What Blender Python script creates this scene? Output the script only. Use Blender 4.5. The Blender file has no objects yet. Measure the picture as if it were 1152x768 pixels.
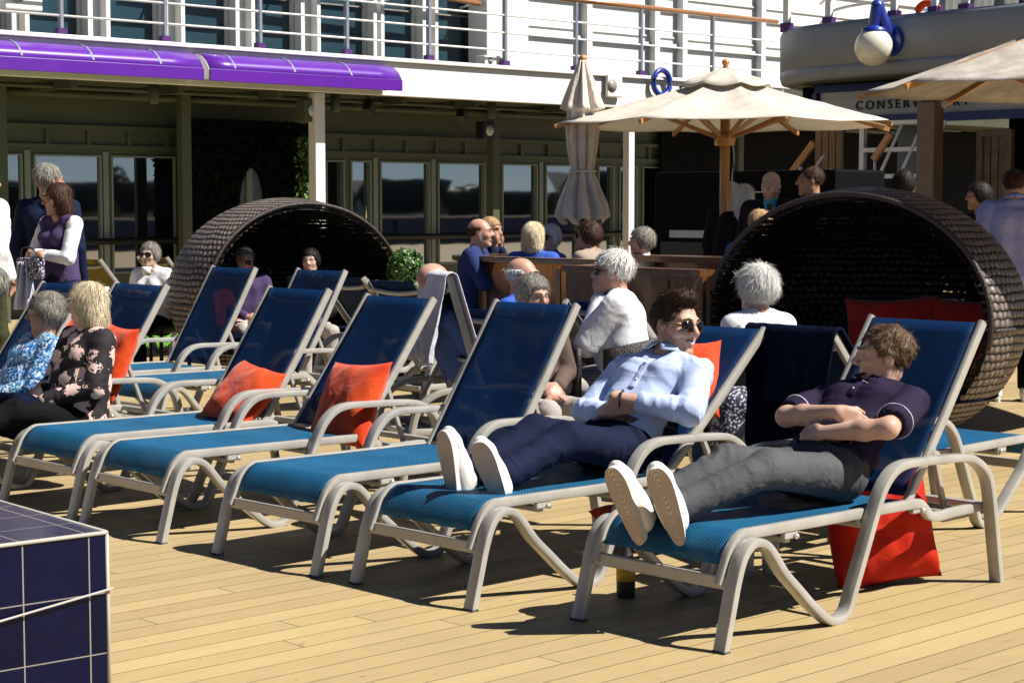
import bpy, math, random
import numpy as np
random.seed(7); rng = np.random.default_rng(7)
S = bpy.context.scene; COL = S.collection
PI = math.pi; R_ = math.radians
V = lambda *a: np.array(a, float)
def nrm(v): v = np.asarray(v, float); return v / (np.linalg.norm(v) + 1e-12)

# ------------------------------------------------------------------ camera model (also used to survey positions)
FOC, CH = 2060., 1.5
PIT = math.atan(154 / FOC); CP, SP = math.cos(PIT), math.sin(PIT)
CAM = V(0, 0, CH)
def ray(x, y):
    a = (x - 576) / FOC; b = -(y - 384) / FOC
    return V(a, CP + b * SP, -SP + b * CP)
def at(x, y, z=0.): d = ray(x, y); return CAM + d * (z - CH) / d[2]
def aty(x, y, Y): d = ray(x, y); return CAM + d * Y / d[1]

cam = bpy.data.cameras.new('camera'); co = bpy.data.objects.new('camera', cam); COL.objects.link(co)
co.location = CAM; co.rotation_euler = (PI / 2 - PIT, 0, 0)
cam.sensor_width = 36; cam.lens = FOC / 1152 * 36; cam.clip_end = 6000; cam.clip_start = .05
S.camera = co

# ------------------------------------------------------------------ light
SUN_AZ = V(.97, -.22, 0); SUN_EL = R_(50)
w = bpy.data.worlds.new('World'); S.world = w; w.use_nodes = True
nt = w.node_tree; nt.nodes.clear()
sky = nt.nodes.new('ShaderNodeTexSky'); sky.sky_type = 'NISHITA'; sky.sun_disc = False
sky.sun_elevation = SUN_EL; sky.sun_rotation = math.atan2(SUN_AZ[0], SUN_AZ[1])
sky.air_density = .45; sky.dust_density = .0; sky.ozone_density = 1.5
bg = nt.nodes.new('ShaderNodeBackground'); bg.inputs[1].default_value = .05
wo = nt.nodes.new('ShaderNodeOutputWorld')
nt.links.new(sky.outputs[0], bg.inputs[0]); nt.links.new(bg.outputs[0], wo.inputs[0])
sl = bpy.data.lights.new('sun', 'SUN'); sl.energy = 5; sl.angle = R_(.53); sl.color = (1, .955, .875)
so = bpy.data.objects.new('sun', sl); COL.objects.link(so)
from mathutils import Vector, Matrix, noise as mn
sd = Vector(tuple(nrm(SUN_AZ) * math.cos(SUN_EL) + V(0, 0, math.sin(SUN_EL))))
so.rotation_euler = sd.to_track_quat('Z', 'Y').to_euler(); so.location = (8, -4, 12)
S.view_settings.view_transform = 'Standard'; S.view_settings.look = 'None'
S.view_settings.gamma = 1; S.view_settings.exposure = EXPO = .72
S.cycles.max_bounces = 6; S.cycles.transparent_max_bounces = 12; S.cycles.diffuse_bounces = 1
S.cycles.use_denoising = True

# ------------------------------------------------------------------ objects
def link(o, parent=None):
    COL.objects.link(o)
    if parent: o.parent = parent
    return o
def tag(o, label=None, cat=None, group=None, kind=None):
    if label: o['label'] = label
    if cat: o['category'] = cat
    if group: o['group'] = group
    if kind: o['kind'] = kind
    return o
def thing(name, label, cat, loc=(0, 0, 0), rz=0, group=None):
    o = bpy.data.objects.new(name, None); link(o); o.empty_display_size = .2
    o.location = tuple(float(q) for q in loc); o.rotation_euler = (0, 0, rz)
    return tag(o, label, cat, group)
def kids(o): return [c for c in bpy.data.objects if c.parent is o]
def dup(o, label=None, loc=None, rz=None, parent=None, only=None):
    c = o.copy(); link(c)
    if parent: c.parent = parent
    if label: c['label'] = label
    if loc is not None: c.location = tuple(float(q) for q in loc)
    if rz is not None: c.rotation_euler = (0, 0, rz)
    for k in kids(o): dup(k, parent=c)
    return c

class MB:
    def __init__(s): s.v = []; s.f = []; s.sm = []; s.uv = None
    def add(s, vs, fs, smooth=False):
        n = len(s.v); s.v += [tuple(map(float, q)) for q in vs]
        s.f += [tuple(i + n for i in f) for f in fs]; s.sm += [smooth] * len(fs); return s
    def box(s, c, d, M=None, rz=0):
        c = V(*c); d = V(*d) / 2
        vs = [V(x, y, z) * d for x in (-1, 1) for y in (-1, 1) for z in (-1, 1)]
        if rz: M = rotz(rz)
        if M is not None: vs = [M @ q for q in vs]
        return s.add([q + c for q in vs], [(0, 1, 3, 2), (4, 6, 7, 5), (0, 4, 5, 1), (2, 3, 7, 6), (0, 2, 6, 4), (1, 5, 7, 3)])
    def bar(s, a, b, w, h, up=(0, 0, 1)):
        a = V(*a); b = V(*b); d = nrm(b - a); up = V(*up)
        if abs(d @ up) > .98: up = V(1, 0, 0)
        x = nrm(np.cross(d, up)); y = np.cross(x, d)
        return s.box((a + b) / 2, (w, h, np.linalg.norm(b - a)), np.stack([x, y, d], 1))
    def sweep(s, path, prof, up=(0, 0, 1), closed=False, smooth=True, fix=None, rad=None):
        P = [V(*q) for q in path]; n = len(P); m = len(prof); vs = []
        for i in range(n):
            if closed: t = nrm(P[(i + 1) % n] - P[i - 1])
            else: t = nrm(P[min(i + 1, n - 1)] - P[max(i - 1, 0)])
            if fix is not None: x = V(*fix); y = nrm(np.cross(t, x))
            else:
                u_ = V(*up)
                if abs(t @ u_) > .97: u_ = V(1, .1, 0)
                x = nrm(np.cross(t, u_)); y = np.cross(x, t)
            k = rad[i] if rad is not None else 1
            for a, b in prof: vs.append(P[i] + x * a * k + y * b * k)
        fs = []
        for i in range(n if closed else n - 1):
            for j in range(m):
                a = i * m + j; b = i * m + (j + 1) % m; c = ((i + 1) % n) * m + (j + 1) % m; d = ((i + 1) % n) * m + j
                fs.append((a, b, c, d))
        if not closed: fs += [tuple(range(m))[::-1], tuple((n - 1) * m + j for j in range(m))]
        return s.add(vs, fs, smooth)
    def tube(s, path, r, n=8, **k):
        return s.sweep(path, [(math.cos(2 * PI * i / n) * r, math.sin(2 * PI * i / n) * r) for i in range(n)], **k)
    def lathe(s, c, prof, n=24, rad=None, smooth=True):
        c = V(*c); m = len(prof); vs = []
        for i in range(n):
            a = 2 * PI * i / n
            for r, z in prof:
                k = rad(a, z) if rad else 1
                vs.append(c + V(math.cos(a) * r * k, math.sin(a) * r * k, z))
        fs = [(i * m + j, ((i + 1) % n) * m + j, ((i + 1) % n) * m + j + 1, i * m + j + 1) for i in range(n) for j in range(m - 1)]
        return s.add(vs, fs, smooth)
    def ell(s, c, r, M=None, nu=16, nv=10):
        c = V(*c); r = V(*r) if hasattr(r, '__len__') else V(r, r, r); vs = []
        for j in range(nv + 1):
            ph = PI * j / nv
            for i in range(nu):
                th = 2 * PI * i / nu
                q = V(math.sin(ph) * math.cos(th), math.sin(ph) * math.sin(th), math.cos(ph)) * r
                vs.append(c + (M @ q if M is not None else q))
        fs = [(j * nu + i, j * nu + nu + i, j * nu + nu + (i + 1) % nu, j * nu + (i + 1) % nu) for j in range(nv) for i in range(nu)]
        return s.add(vs, fs, True)
    def grid(s, P, smooth=True, thick=0):
        P = np.asarray(P, float); a, b = P.shape[:2]
        fs = [(i * b + j, (i + 1) * b + j, (i + 1) * b + j + 1, i * b + j + 1) for i in range(a - 1) for j in range(b - 1)]
        return s.add(P.reshape(-1, 3), fs, smooth)
    def build(s, name, m, parent=None, solid=0, bevel=0, sub=0, crisp=0):
        me = bpy.data.meshes.new(name); me.from_pydata(s.v, [], s.f); me.update()
        me.polygons.foreach_set('use_smooth', s.sm); me.materials.append(m)
        if crisp: me.set_sharp_from_angle(angle=R_(crisp))
        o = bpy.data.objects.new(name, me); link(o, parent)
        if sub: q = o.modifiers.new('s', 'SUBSURF'); q.levels = q.render_levels = sub
        if solid: q = o.modifiers.new('t', 'SOLIDIFY'); q.thickness = solid; q.offset = 0
        if bevel: q = o.modifiers.new('b', 'BEVEL'); q.width = bevel; q.segments = 2; q.limit_method = 'ANGLE'
        return o
def rotz(a): c, s = math.cos(a), math.sin(a); return np.array([[c, -s, 0], [s, c, 0], [0, 0, 1.]])
def rotx(a): c, s = math.cos(a), math.sin(a); return np.array([[1., 0, 0], [0, c, -s], [0, s, c]])
def roty(a): c, s = math.cos(a), math.sin(a); return np.array([[c, 0, s], [0, 1., 0], [-s, 0, c]])
def spline(pts, n=6):
    P = [V(*p) for p in pts]; P = [2 * P[0] - P[1]] + P + [2 * P[-1] - P[-2]]; out = []
    for i in range(1, len(P) - 2):
        for k in range(n):
            t = k / n; a, b, c, d = P[i - 1:i + 3]
            out.append(.5 * (2 * b + (c - a) * t + (2 * a - 5 * b + 4 * c - d) * t * t + (3 * b - a - 3 * c + d) * t ** 3))
    return out + [P[-2]]
def rrect(w, h, r, n=3):
    o = []
    for cx, cy, a0 in ((w / 2 - r, h / 2 - r, 0), (-w / 2 + r, h / 2 - r, 90), (-w / 2 + r, -h / 2 + r, 180), (w / 2 - r, -h / 2 + r, 270)):
        for k in range(n): a = R_(a0 + 90 * k / (n - 1)); o.append((cx + r * math.cos(a), cy + r * math.sin(a)))
    return o

# ------------------------------------------------------------------ materials
class NT:
    def __init__(s, name):
        s.m = bpy.data.materials.new(name); s.m.use_nodes = True; s.t = s.m.node_tree; s.n = s.t.nodes; s.l = s.t.links
        s.b = s.n['Principled BSDF']; s.out = s.n['Material Output']
    def new(s, typ, **k):
        x = s.n.new('ShaderNode' + typ)
        for a, b in k.items(): setattr(x, a, b)
        return x
    def set(s, sock, v):
        if isinstance(v, (int, float)): sock.default_value = v
        elif isinstance(v, (tuple, list)): sock.default_value = tuple(v) + ((1,) if len(v) == 3 and sock.type == 'RGBA' else ())
        else: s.l.new(v, sock)
    def math(s, op, a, b=None, c=None, clamp=False):
        x = s.new('Math', operation=op, use_clamp=clamp); s.set(x.inputs[0], a)
        if b is not None: s.set(x.inputs[1], b)
        if c is not None: s.set(x.inputs[2], c)
        return x.outputs[0]
    def coord(s, kind='Object', scale=None, rot=None, loc=None):
        c = s.new('TexCoord'); o = c.outputs[kind]
        if scale is None and rot is None and loc is None: return o
        mp = s.new('Mapping'); s.l.new(o, mp.inputs[0])
        if scale is not None: mp.inputs['Scale'].default_value = scale if hasattr(scale, '__len__') else (scale,) * 3
        if rot: mp.inputs['Rotation'].default_value = rot
        if loc: mp.inputs['Location'].default_value = loc
        return mp.outputs[0]
    def noise(s, vec, scale=5, detail=4, rough=.55, dist=0):
        x = s.new('TexNoise'); s.l.new(vec, x.inputs['Vector']); x.inputs['Scale'].default_value = scale
        x.inputs['Detail'].default_value = detail; x.inputs['Roughness'].default_value = rough; x.inputs['Distortion'].default_value = dist
        return x.outputs[0]
    def ramp(s, f, stops, interp='LINEAR'):
        x = s.new('ValToRGB'); s.l.new(f, x.inputs[0]); e = x.color_ramp.elements; x.color_ramp.interpolation = interp
        while len(e) < len(stops): e.new(.5)
        for i, (p, c) in enumerate(stops):
            e[i].position = p; e[i].color = tuple(c) + (1,) if hasattr(c, '__len__') else (c, c, c, 1)
        return x.outputs[0]
    def mix(s, f, a, b, typ='MIX'):
        x = s.new('Mix', data_type='RGBA', blend_type=typ); s.set(x.inputs[0], f); s.set(x.inputs[6], a); s.set(x.inputs[7], b); return x.outputs[2]
    def bump(s, h, strength=.3, dist=.01):
        x = s.new('Bump'); s.set(x.inputs['Height'], h); x.inputs['Strength'].default_value = strength; x.inputs['Distance'].default_value = dist
        s.l.new(x.outputs[0], s.b.inputs['Normal']); return x
    def P(s, **k):
        for a, b in k.items(): s.set(s.b.inputs[{'col': 'Base Color', 'rough': 'Roughness', 'metal': 'Metallic', 'spec': 'Specular IOR Level', 'ior': 'IOR', 'alpha': 'Alpha', 'coat': 'Coat Weight', 'coatr': 'Coat Roughness', 'sss': 'Subsurface Weight', 'sheen': 'Sheen Weight', 'trans': 'Transmission Weight'}[a]], b)
        return s
def sep(n, vec):
    x = n.new('SeparateXYZ'); n.l.new(vec, x.inputs[0]); return x.outputs

def plain(name, col, rough=.5, metal=0, var=.12, vscale=6, bump=0, bscale=60, bdist=.004, coat=0, spec=None, sheen=0):
    n = NT(name); c = n.coord()
    f = n.noise(c, vscale, 5, .6)
    a = tuple(q * (1 - var) for q in col); b = tuple(min(1, q * (1 + var)) for q in col)
    n.P(col=n.ramp(f, [(.3, a), (.7, b)]), metal=metal, coat=coat, sheen=sheen)
    n.P(rough=n.math('MULTIPLY_ADD', n.noise(c, vscale * 3, 3), .16, max(0, rough - .08)))
    if spec is not None: n.P(spec=spec)
    if bump: n.bump(n.noise(c, bscale, 4), bump, bdist)
    return n.m
def fabric(name, col, col2=None, rough=.85, weave=900, wr=.22, fold=9, var=.2, sheen=0, trans=0, spec=.09):
    n = NT(name); c = n.coord()
    f = n.noise(c, 7, 4)
    a = tuple(q * (1 - var) for q in col); b = col2 or tuple(min(1, q * (1 + var * .6)) for q in col)
    n.P(col=n.ramp(f, [(.35, a), (.68, b)]), rough=rough, sheen=sheen, spec=spec)
    fo = n.noise(n.coord(scale=(1, 1, 1.0)), fold, 3, .5, 1.2)
    fi = n.noise(c, weave, 2)
    n.bump(n.math('ADD', n.math('MULTIPLY', fo, 1.0), n.math('MULTIPLY', fi, .06)), wr, .03)
    if trans:
        t = n.new('BsdfTranslucent'); t.inputs[0].default_value = tuple(col) + (1,)
        mx = n.new('MixShader'); mx.inputs[0].default_value = trans
        n.l.new(n.b.outputs[0], mx.inputs[1]); n.l.new(t.outputs[0], mx.inputs[2]); n.l.new(mx.outputs[0], n.out.inputs[0])
    return n.m
def wood(name, a, b, scale=(1, 14, 14), rough=.45, coat=.2, bump=.15):
    n = NT(name); c = n.coord(scale=scale)
    f = n.noise(c, 3, 6, .65, .6); g = n.noise(c, 12, 3)
    n.P(col=n.ramp(n.math('ADD', n.math('MULTIPLY', f, .8), n.math('MULTIPLY', g, .2)), [(.3, a), (.7, b)]), rough=rough, coat=coat)
    n.bump(f, bump, .004); return n.m

M = {}
M['white_paint'] = plain('white_paint', (.80, .79, .76), .42, var=.04, vscale=1.5)
M['white_plate'] = plain('white_plate', (.78, .77, .74), .5, var=.08, vscale=.9, bump=.1, bscale=1.4, bdist=.02)
M['shade_paint'] = plain('shade_paint', (.075, .09, .05), .55, var=.12, vscale=1.2)  # paint with the shade under the overhang put into its colour
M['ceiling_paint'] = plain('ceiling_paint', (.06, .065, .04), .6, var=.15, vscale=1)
M['frame_paint'] = plain('frame_paint', (.20, .25, .21), .45, var=.06, vscale=3)
M['band_paint'] = plain('band_paint', (.21, .24, .295), .5, var=.10, vscale=1.1)
M['black'] = plain('black', (.012, .012, .013), .5, var=.3)
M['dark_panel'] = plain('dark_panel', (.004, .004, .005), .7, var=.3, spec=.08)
M['lens'] = plain('lens', (.6, .6, .58), .3)
M['frame'] = plain('frame', (.38, .362, .325), .32, metal=.0, var=.13, vscale=9, coat=.25, bump=.05, bscale=200)
M['frame_dull'] = plain('frame_dull', (.28, .26, .23), .42, var=.10, vscale=9)
M['bolt'] = plain('bolt', (.75, .72, .66), .25, metal=.7)
M['rubber'] = plain('rubber', (.03, .03, .035), .7)
M['teak'] = wood('teak', (.42, .17, .045), (.62, .29, .08), (12, 12, 1.2), .35, .35)
M['teak_rail'] = wood('teak_rail', (.26, .10, .03), (.42, .18, .06), (1.5, 14, 14), .3, .5)
M['dark_wood'] = wood('dark_wood', (.06, .023, .008), (.19, .08, .028), (9, 9, 1.0), .28, .5)
M['panel_wood'] = wood('panel_wood', (.16, .08, .022), (.34, .18, .055), (10, 10, 1.2), .4, .3)
M['post_wood'] = wood('post_wood', (.09, .05, .022), (.20, .11, .045), (10, 10, 1.2), .5, .2)
M['purple_foot'] = plain('purple_foot', (.07, .015, .14), .5)
M['purple'] = plain('purple', (.11, .014, .33), .35, var=.08, coat=.3)
M['blue_paint'] = plain('blue_paint', (.012, .035, .30), .35, var=.08, coat=.3)
M['navy_trim'] = plain('navy_trim', (.01, .025, .16), .4)
M['globe'] = plain('globe', (.78, .76, .62), .25, var=.04, coat=.3)
M['canvas'] = fabric('canvas', (.78, .71, .60), (.90, .84, .74), .9, 500, .25, 6, .06, .1, .32)
M['canvas_grey'] = fabric('canvas_grey', (.46, .40, .34), (.60, .54, .47), .9, 500, .3, 6, .1, .1, .15)
M['folded_canvas'] = fabric('folded_canvas', (.80, .67, .54), (.90, .79, .67), .9, 500, .5, 9, .12, .1, .1)
M['red'] = fabric('red_cloth', (.66, .050, .008), (.80, .085, .014), .7, 700, .35, 9, .12, .2)
M['red_deep'] = fabric('red_deep', (.44, .018, .008), (.55, .03, .012), .7, 700, .3, 7, .12, 0)
M['red_dark'] = fabric('red_dark', (.34, .012, .01), (.45, .02, .014), .7, 700, .35, 9, .12, .2)
M['towel'] = fabric('towel', (.62, .60, .72), (.74, .72, .82), .95, 400, .5, 12, .06, .4, .15)
M['navy_cloth'] = fabric('navy_cloth', (.004, .007, .018), (.007, .011, .03), .95, 400, .3, 12, .3, 0, 0, .02)
M['olive_sling'] = fabric('olive_sling', (.16, .12, .02), (.22, .17, .035), .8, 500, .2)
M['grout_trim'] = plain('grout_trim', (.42, .40, .36), .4)
M['china'] = plain('china', (.8, .79, .76), .2, var=.02, coat=.4)

def mk_deck():
    n = NT('deck_boards'); c = n.coord(); x, y, z = sep(n, c)
    Wd = .127
    row = n.math('FLOOR', n.math('DIVIDE', y, Wd)); fr = n.math('FRACT', n.math('DIVIDE', y, Wd))
    wn = n.new('TexWhiteNoise', noise_dimensions='1D'); n.l.new(row, wn.inputs['W'])
    off = n.math('MULTIPLY', wn.outputs[0], 4.8)
    xs = n.math('DIVIDE', n.math('ADD', x, off), 4.8); bx = n.math('FLOOR', xs); fx = n.math('FRACT', xs)
    cb = n.new('CombineXYZ'); n.l.new(row, cb.inputs[0]); n.l.new(bx, cb.inputs[1])
    wn2 = n.new('TexWhiteNoise', noise_dimensions='2D'); n.l.new(cb.outputs[0], wn2.inputs['Vector'])
    seam = n.math('MULTIPLY', n.math('GREATER_THAN', fr, .036), n.math('GREATER_THAN', fx, .0009))
    cs = n.coord(scale=(1.2, 16, 1)); g = n.noise(cs, 4, 6, .6, .4)
    big = n.noise(c, .7, 5, .6)
    base = n.ramp(n.math('ADD', n.math('MULTIPLY', g, .62), n.math('MULTIPLY', wn2.outputs[0], .38)), [(.2, (.37, .265, .125)), (.8, (.51, .385, .19))])
    base = n.mix(n.ramp(big, [(.35, 0), (.75, .5)]), base, (.30, .215, .12))
    st = n.ramp(n.noise(n.coord(scale=(1, 1.4, 1)), 5.5, 3, .5, .8), [(.70, 0), (.74, 1)])
    spot = n.ramp(n.noise(n.coord(loc=(3, 7, 0)), 28, 1, .4), [(.77, 0), (.80, 1)])
    base = n.mix(n.math('MULTIPLY', st, .38), base, (.25, .14, .07))
    base = n.mix(n.math('MULTIPLY', spot, .5), base, (.13, .06, .03))
    col = n.mix(seam, (.06, .032, .015), base)
    n.P(col=col, rough=n.math('MULTIPLY_ADD', g, .25, .45), spec=.3)
    n.bump(n.math('ADD', seam, n.math('MULTIPLY', g, .25)), .5, .003)
    return n.m
M['deck'] = mk_deck()

def mk_sling(name, c1, c2, alpha=.90, pitch=.016):
    n = NT(name); c = n.coord(); x, y, z = sep(n, c)
    # woven strands, across the width and along the length
    a = n.math('SINE', n.math('MULTIPLY', y, 2 * PI / pitch)); 
    l = n.math('ADD', x, z); b = n.math('SINE', n.math('MULTIPLY', l, 2 * PI / (pitch * .9)))
    wv = n.math('MULTIPLY', a, b)
    f = n.math('MULTIPLY_ADD', wv, .5, .5)
    big = n.noise(c, 3, 4)
    col = n.mix(f, c1, c2); col = n.mix(n.ramp(big, [(.4, 0), (.75, .35)]), col, tuple(q * .7 for q in c1))
    hole = n.math('GREATER_THAN', wv, .72)
    al = n.math('SUBTRACT', alpha, n.math('MULTIPLY', hole, .35))
    n.P(col=col, rough=.6, spec=.15, alpha=al)
    n.bump(f, .5, .003)
    return n.m
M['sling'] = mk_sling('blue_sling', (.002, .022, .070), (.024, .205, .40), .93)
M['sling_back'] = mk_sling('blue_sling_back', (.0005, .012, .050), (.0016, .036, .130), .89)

def mk_tiles():
    n = NT('glazed_tiles'); c = n.coord('UV'); x, y, z = sep(n, c)
    fx = n.math('FRACT', x); fy = n.math('FRACT', y)
    e = .010
    inx = n.math('MULTIPLY', n.math('GREATER_THAN', fx, e), n.math('LESS_THAN', fx, 1 - e))
    iny = n.math('MULTIPLY', n.math('GREATER_THAN', fy, e), n.math('LESS_THAN', fy, 1 - e))
    m_ = n.math('MULTIPLY', inx, iny)
    cb = n.new('CombineXYZ'); n.l.new(n.math('FLOOR', x), cb.inputs[0]); n.l.new(n.math('FLOOR', y), cb.inputs[1])
    wn = n.new('TexWhiteNoise', noise_dimensions='2D'); n.l.new(cb.outputs[0], wn.inputs['Vector'])
    g = n.noise(n.coord(), 9, 4, .6, 1.5)
    t = n.mix(wn.outputs[0], (.0012, .002, .018), (.0025, .0045, .034)); t = n.mix(n.ramp(g, [(.5, 0), (.8, .5)]), t, (.004, .007, .055))
    n.P(col=n.mix(m_, (.28, .26, .23), t), rough=n.math('MULTIPLY_ADD', m_, -.5, .65), ior=1.4, spec=.25)
    n.bump(n.math('ADD', m_, n.math('MULTIPLY', n.noise(n.coord(), 14, 3), .25)), .5, .004)
    return n.m
M['tiles'] = mk_tiles()

def mk_glass(name, tint, ior=2.1, rough=.02):
    n = NT(name); n.P(col=tint, rough=rough, ior=ior)
    n.bump(n.noise(n.coord(), 1.1, 2), .03, .02); return n.m
M['pane'] = mk_glass('window_glass', (.006, .012, .014), 3.2)
M['pane_up'] = mk_glass('upper_glass', (.022, .055, .075), 1.7, .12)
M['shades'] = mk_glass('dark_lens', (.004, .004, .004), 1.6, .05)

def mk_weave(name, c1, c2, nu, nv, hole=.62, amin=.0):
    n = NT(name); c = n.coord('UV'); x, y, z = sep(n, c)
    yy = n.math('MULTIPLY', y, nv)
    row = n.math('FLOOR', yy)
    wob = n.math('MULTIPLY', n.noise(n.coord(), 16, 2), .9); yy = n.math('ADD', yy, n.math('MULTIPLY', n.noise(n.coord(), 7, 2), .8)); row = n.math('FLOOR', yy)
    xx = n.math('ADD', n.math('ADD', n.math('MULTIPLY', x, nu), wob), n.math('MULTIPLY', row, .5))
    a = n.math('SINE', n.math('MULTIPLY', xx, 2 * PI)); b = n.math('ABSOLUTE', n.math('SINE', n.math('MULTIPLY', yy, PI)))
    h = n.math('MULTIPLY', b, n.math('MULTIPLY_ADD', a, .35, .65))
    patch = n.noise(n.coord(), 1.7, 3)
    fl_ = n.ramp(n.noise(n.coord(), 6, 4), [(.3, .55), (.7, 1.0)]); n.P(col=n.mix(h, c1, n.mix(fl_, c1, c2)), rough=.46, spec=.42)
    hl = n.math('LESS_THAN', n.math('ADD', h, n.math('MULTIPLY', patch, .15)), hole * .35)
    n.P(alpha=n.math('SUBTRACT', 1, n.math('MULTIPLY', hl, .8)))
    n.bump(h, .9, .01)
    return n.m
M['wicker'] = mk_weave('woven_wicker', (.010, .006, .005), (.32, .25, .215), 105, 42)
M['wicker_shaded'] = mk_weave('woven_wicker_shaded', (.002, .0015, .001), (.018, .012, .010), 105, 42)  # same wicker, with the shade of the hollow put into its colour
M['wicker_rim'] = plain('wicker_rim', (.030, .020, .016), .4, var=.4, vscale=60, bump=.8, bscale=90, bdist=.01)

def mk_leaf(name, a, b):
    n = NT(name); f = n.noise(n.coord(), 9, 4); n.P(col=n.ramp(f, [(.35, a), (.65, b)]), rough=.5); return n.m
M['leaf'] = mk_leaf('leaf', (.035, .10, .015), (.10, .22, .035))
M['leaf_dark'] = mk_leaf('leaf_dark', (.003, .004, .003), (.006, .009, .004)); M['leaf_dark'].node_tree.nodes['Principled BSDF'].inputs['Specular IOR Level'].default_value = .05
M['turf'] = mk_leaf('turf', (.10, .30, .02), (.18, .46, .04))
M['bark'] = plain('bark', (.09, .06, .04), .8)
# ------------------------------------------------------------------ world frame of the deck (u: along the planks, n: across, towards the camera)
UA = R_(43.2); U = V(math.cos(UA), math.sin(UA), 0); Nn = V(math.sin(UA), -math.cos(UA), 0)
FZ = 30.3; F0 = V((768 - 576) / FOC * FZ, FZ, 0)
def wa(px, b):       # distance along the facade of the thing seen at column px, on the plane b metres out from the fascia
    d = ray(px, 230); o = F0 + Nn * b
    A = np.array([[d[0], -U[0]], [d[1], -U[1]]]); s = np.linalg.solve(A, o[:2]); return float(s[1])

# ------------------------------------------------------------------ the setting
g = MB(); g.add([(-34, -11, 0), (60, -11, 0), (60, 24, 0), (-34, 24, 0)], [(0, 1, 2, 3)])
deck = g.build('deck', M['deck']); deck.rotation_euler = (0, 0, UA); tag(deck, kind='structure')
bw = thing('bulwark', 'dark blue side bulwark with a white cap rail, mirrored low in the windows', 'bulwark', (0, 0, 0), UA)
g = MB(); g.box((13, -11.08, .5), (94, .12, 1.06)); g.build('plating', M['navy_trim'], bw)
g = MB(); g.box((13, -11.08, 1.06), (94, .22, .07)); g.build('cap_rail', M['white_paint'], bw)
g = MB()
for k in range(24): g.box((-30 + k * 3.7, -10.93, .5), (.08, .2, .98))
g.build('stiffener', M['navy_trim'], bw)
# hull side and sea
n_ = NT('sea_water'); n_.P(col=(.02, .05, .06), rough=.08, ior=1.33); n_.bump(n_.noise(n_.coord(), .6, 6), .5, .3)
g = MB(); g.add([(-3000, -3000, -11), (3000, -3000, -11), (3000, 3000, -11), (-3000, 3000, -11)], [(0, 1, 2, 3)])
tag(g.build('water', n_.m), kind='structure')
# the shore that the windows mirror
n_ = NT('hill_cover'); f_ = n_.noise(n_.coord(), .035, 7, .65)
n_.P(col=n_.ramp(f_, [(.35, (.02, .045, .014)), (.5, (.045, .08, .022)), (.62, (.11, .12, .04)), (.7, (.05, .09, .03))]), rough=.9)
n_.bump(n_.noise(n_.coord(), .3, 5), 1, 3)
P = []
for i in range(70):
    r_ = []
    az = -1.1 + i * 1.55 / 69 + 0.0
    for j in range(14):
        d = 260 + j * 55
        h = -11 + min(1, j / 9) ** .8 * (13 + 5 * mn.noise(Vector((i * .13, j * .2, 3))) + 3 * mn.noise(Vector((i * .6, j * .5, 9)))) + 3.0 * mn.noise(Vector((i * 2.1, j * 1.7, 5)))
        r_.append((d * math.cos(az), d * math.sin(az), h if j else -13))
    P.append(r_)
g = MB(); g.grid(P); tag(g.build('hills', n_.m), kind='structure')
brick_m = plain('house_brick', (.42, .20, .10), .8, vscale=.5); slate_m = plain('slate', (.05, .05, .06), .7, vscale=.5); rend_m = plain('render', (.65, .58, .45), .8, vscale=.4)
def house(x, y, z, wd, dp, h, rz, mw, label):
    t = thing('shore_house', label, 'house', (x, y, z), rz, 'houses on the shore mirrored in the windows')
    g = MB(); g.box((0, 0, h / 2), (wd, dp, h)); g.add([(-wd / 2, -dp / 2, h), (-wd / 2, dp / 2, h), (-wd / 2, 0, h + dp * .4), (wd / 2, -dp / 2, h), (wd / 2, dp / 2, h), (wd / 2, 0, h + dp * .4)], [(0, 2, 1), (3, 4, 5)])
    g.build('wall', mw, t)
    g = MB()
    for s_ in (-1, 1): g.bar((-wd / 2 - .4, s_ * dp * .27, h + dp * .2), (wd / 2 + .4, s_ * dp * .27, h + dp * .2), dp * .68, .25, up=(0, -s_ * .62, .78))
    g.build('roof', slate_m, t)
    g = MB()
    for i in range(3): g.box((-wd / 2 - .03, (i - 1) * dp * .28, h * .55), (.06, dp * .13, h * .3))
    g.build('window', M['black'], t)
hs = [(-.50, 215, 12, 10, 8), (-.455, 228, 15, 10, 7), (-.41, 212, 11, 9, 7), (-.56, 232, 14, 10, 8), (-.345, 222, 13, 10, 7), (-.30, 236, 12, 9, 8), (-.25, 218, 13, 10, 7), (-.10, 205, 12, 10, 7), (-.06, 230, 16, 9, 6), (-.02, 250, 14, 9, 6), (.03, 235, 18, 11, 8), (.08, 260, 14, 9, 6), (-.16, 240, 15, 10, 6), (-.24, 255, 12, 9, 6), (.14, 265, 14, 9, 6), (-.33, 265, 14, 9, 6)]
for i, (az, d, wd, dp, h) in enumerate(hs):
    house(d * math.cos(az), d * math.sin(az), -8.5, wd, dp, h + 2, az + R_(30 + 25 * (i % 3)), [brick_m, rend_m][i % 2],
          ['brick', 'cream rendered'][i % 2] + ' gabled house on the far shore, mirrored in the lower windows')
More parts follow.
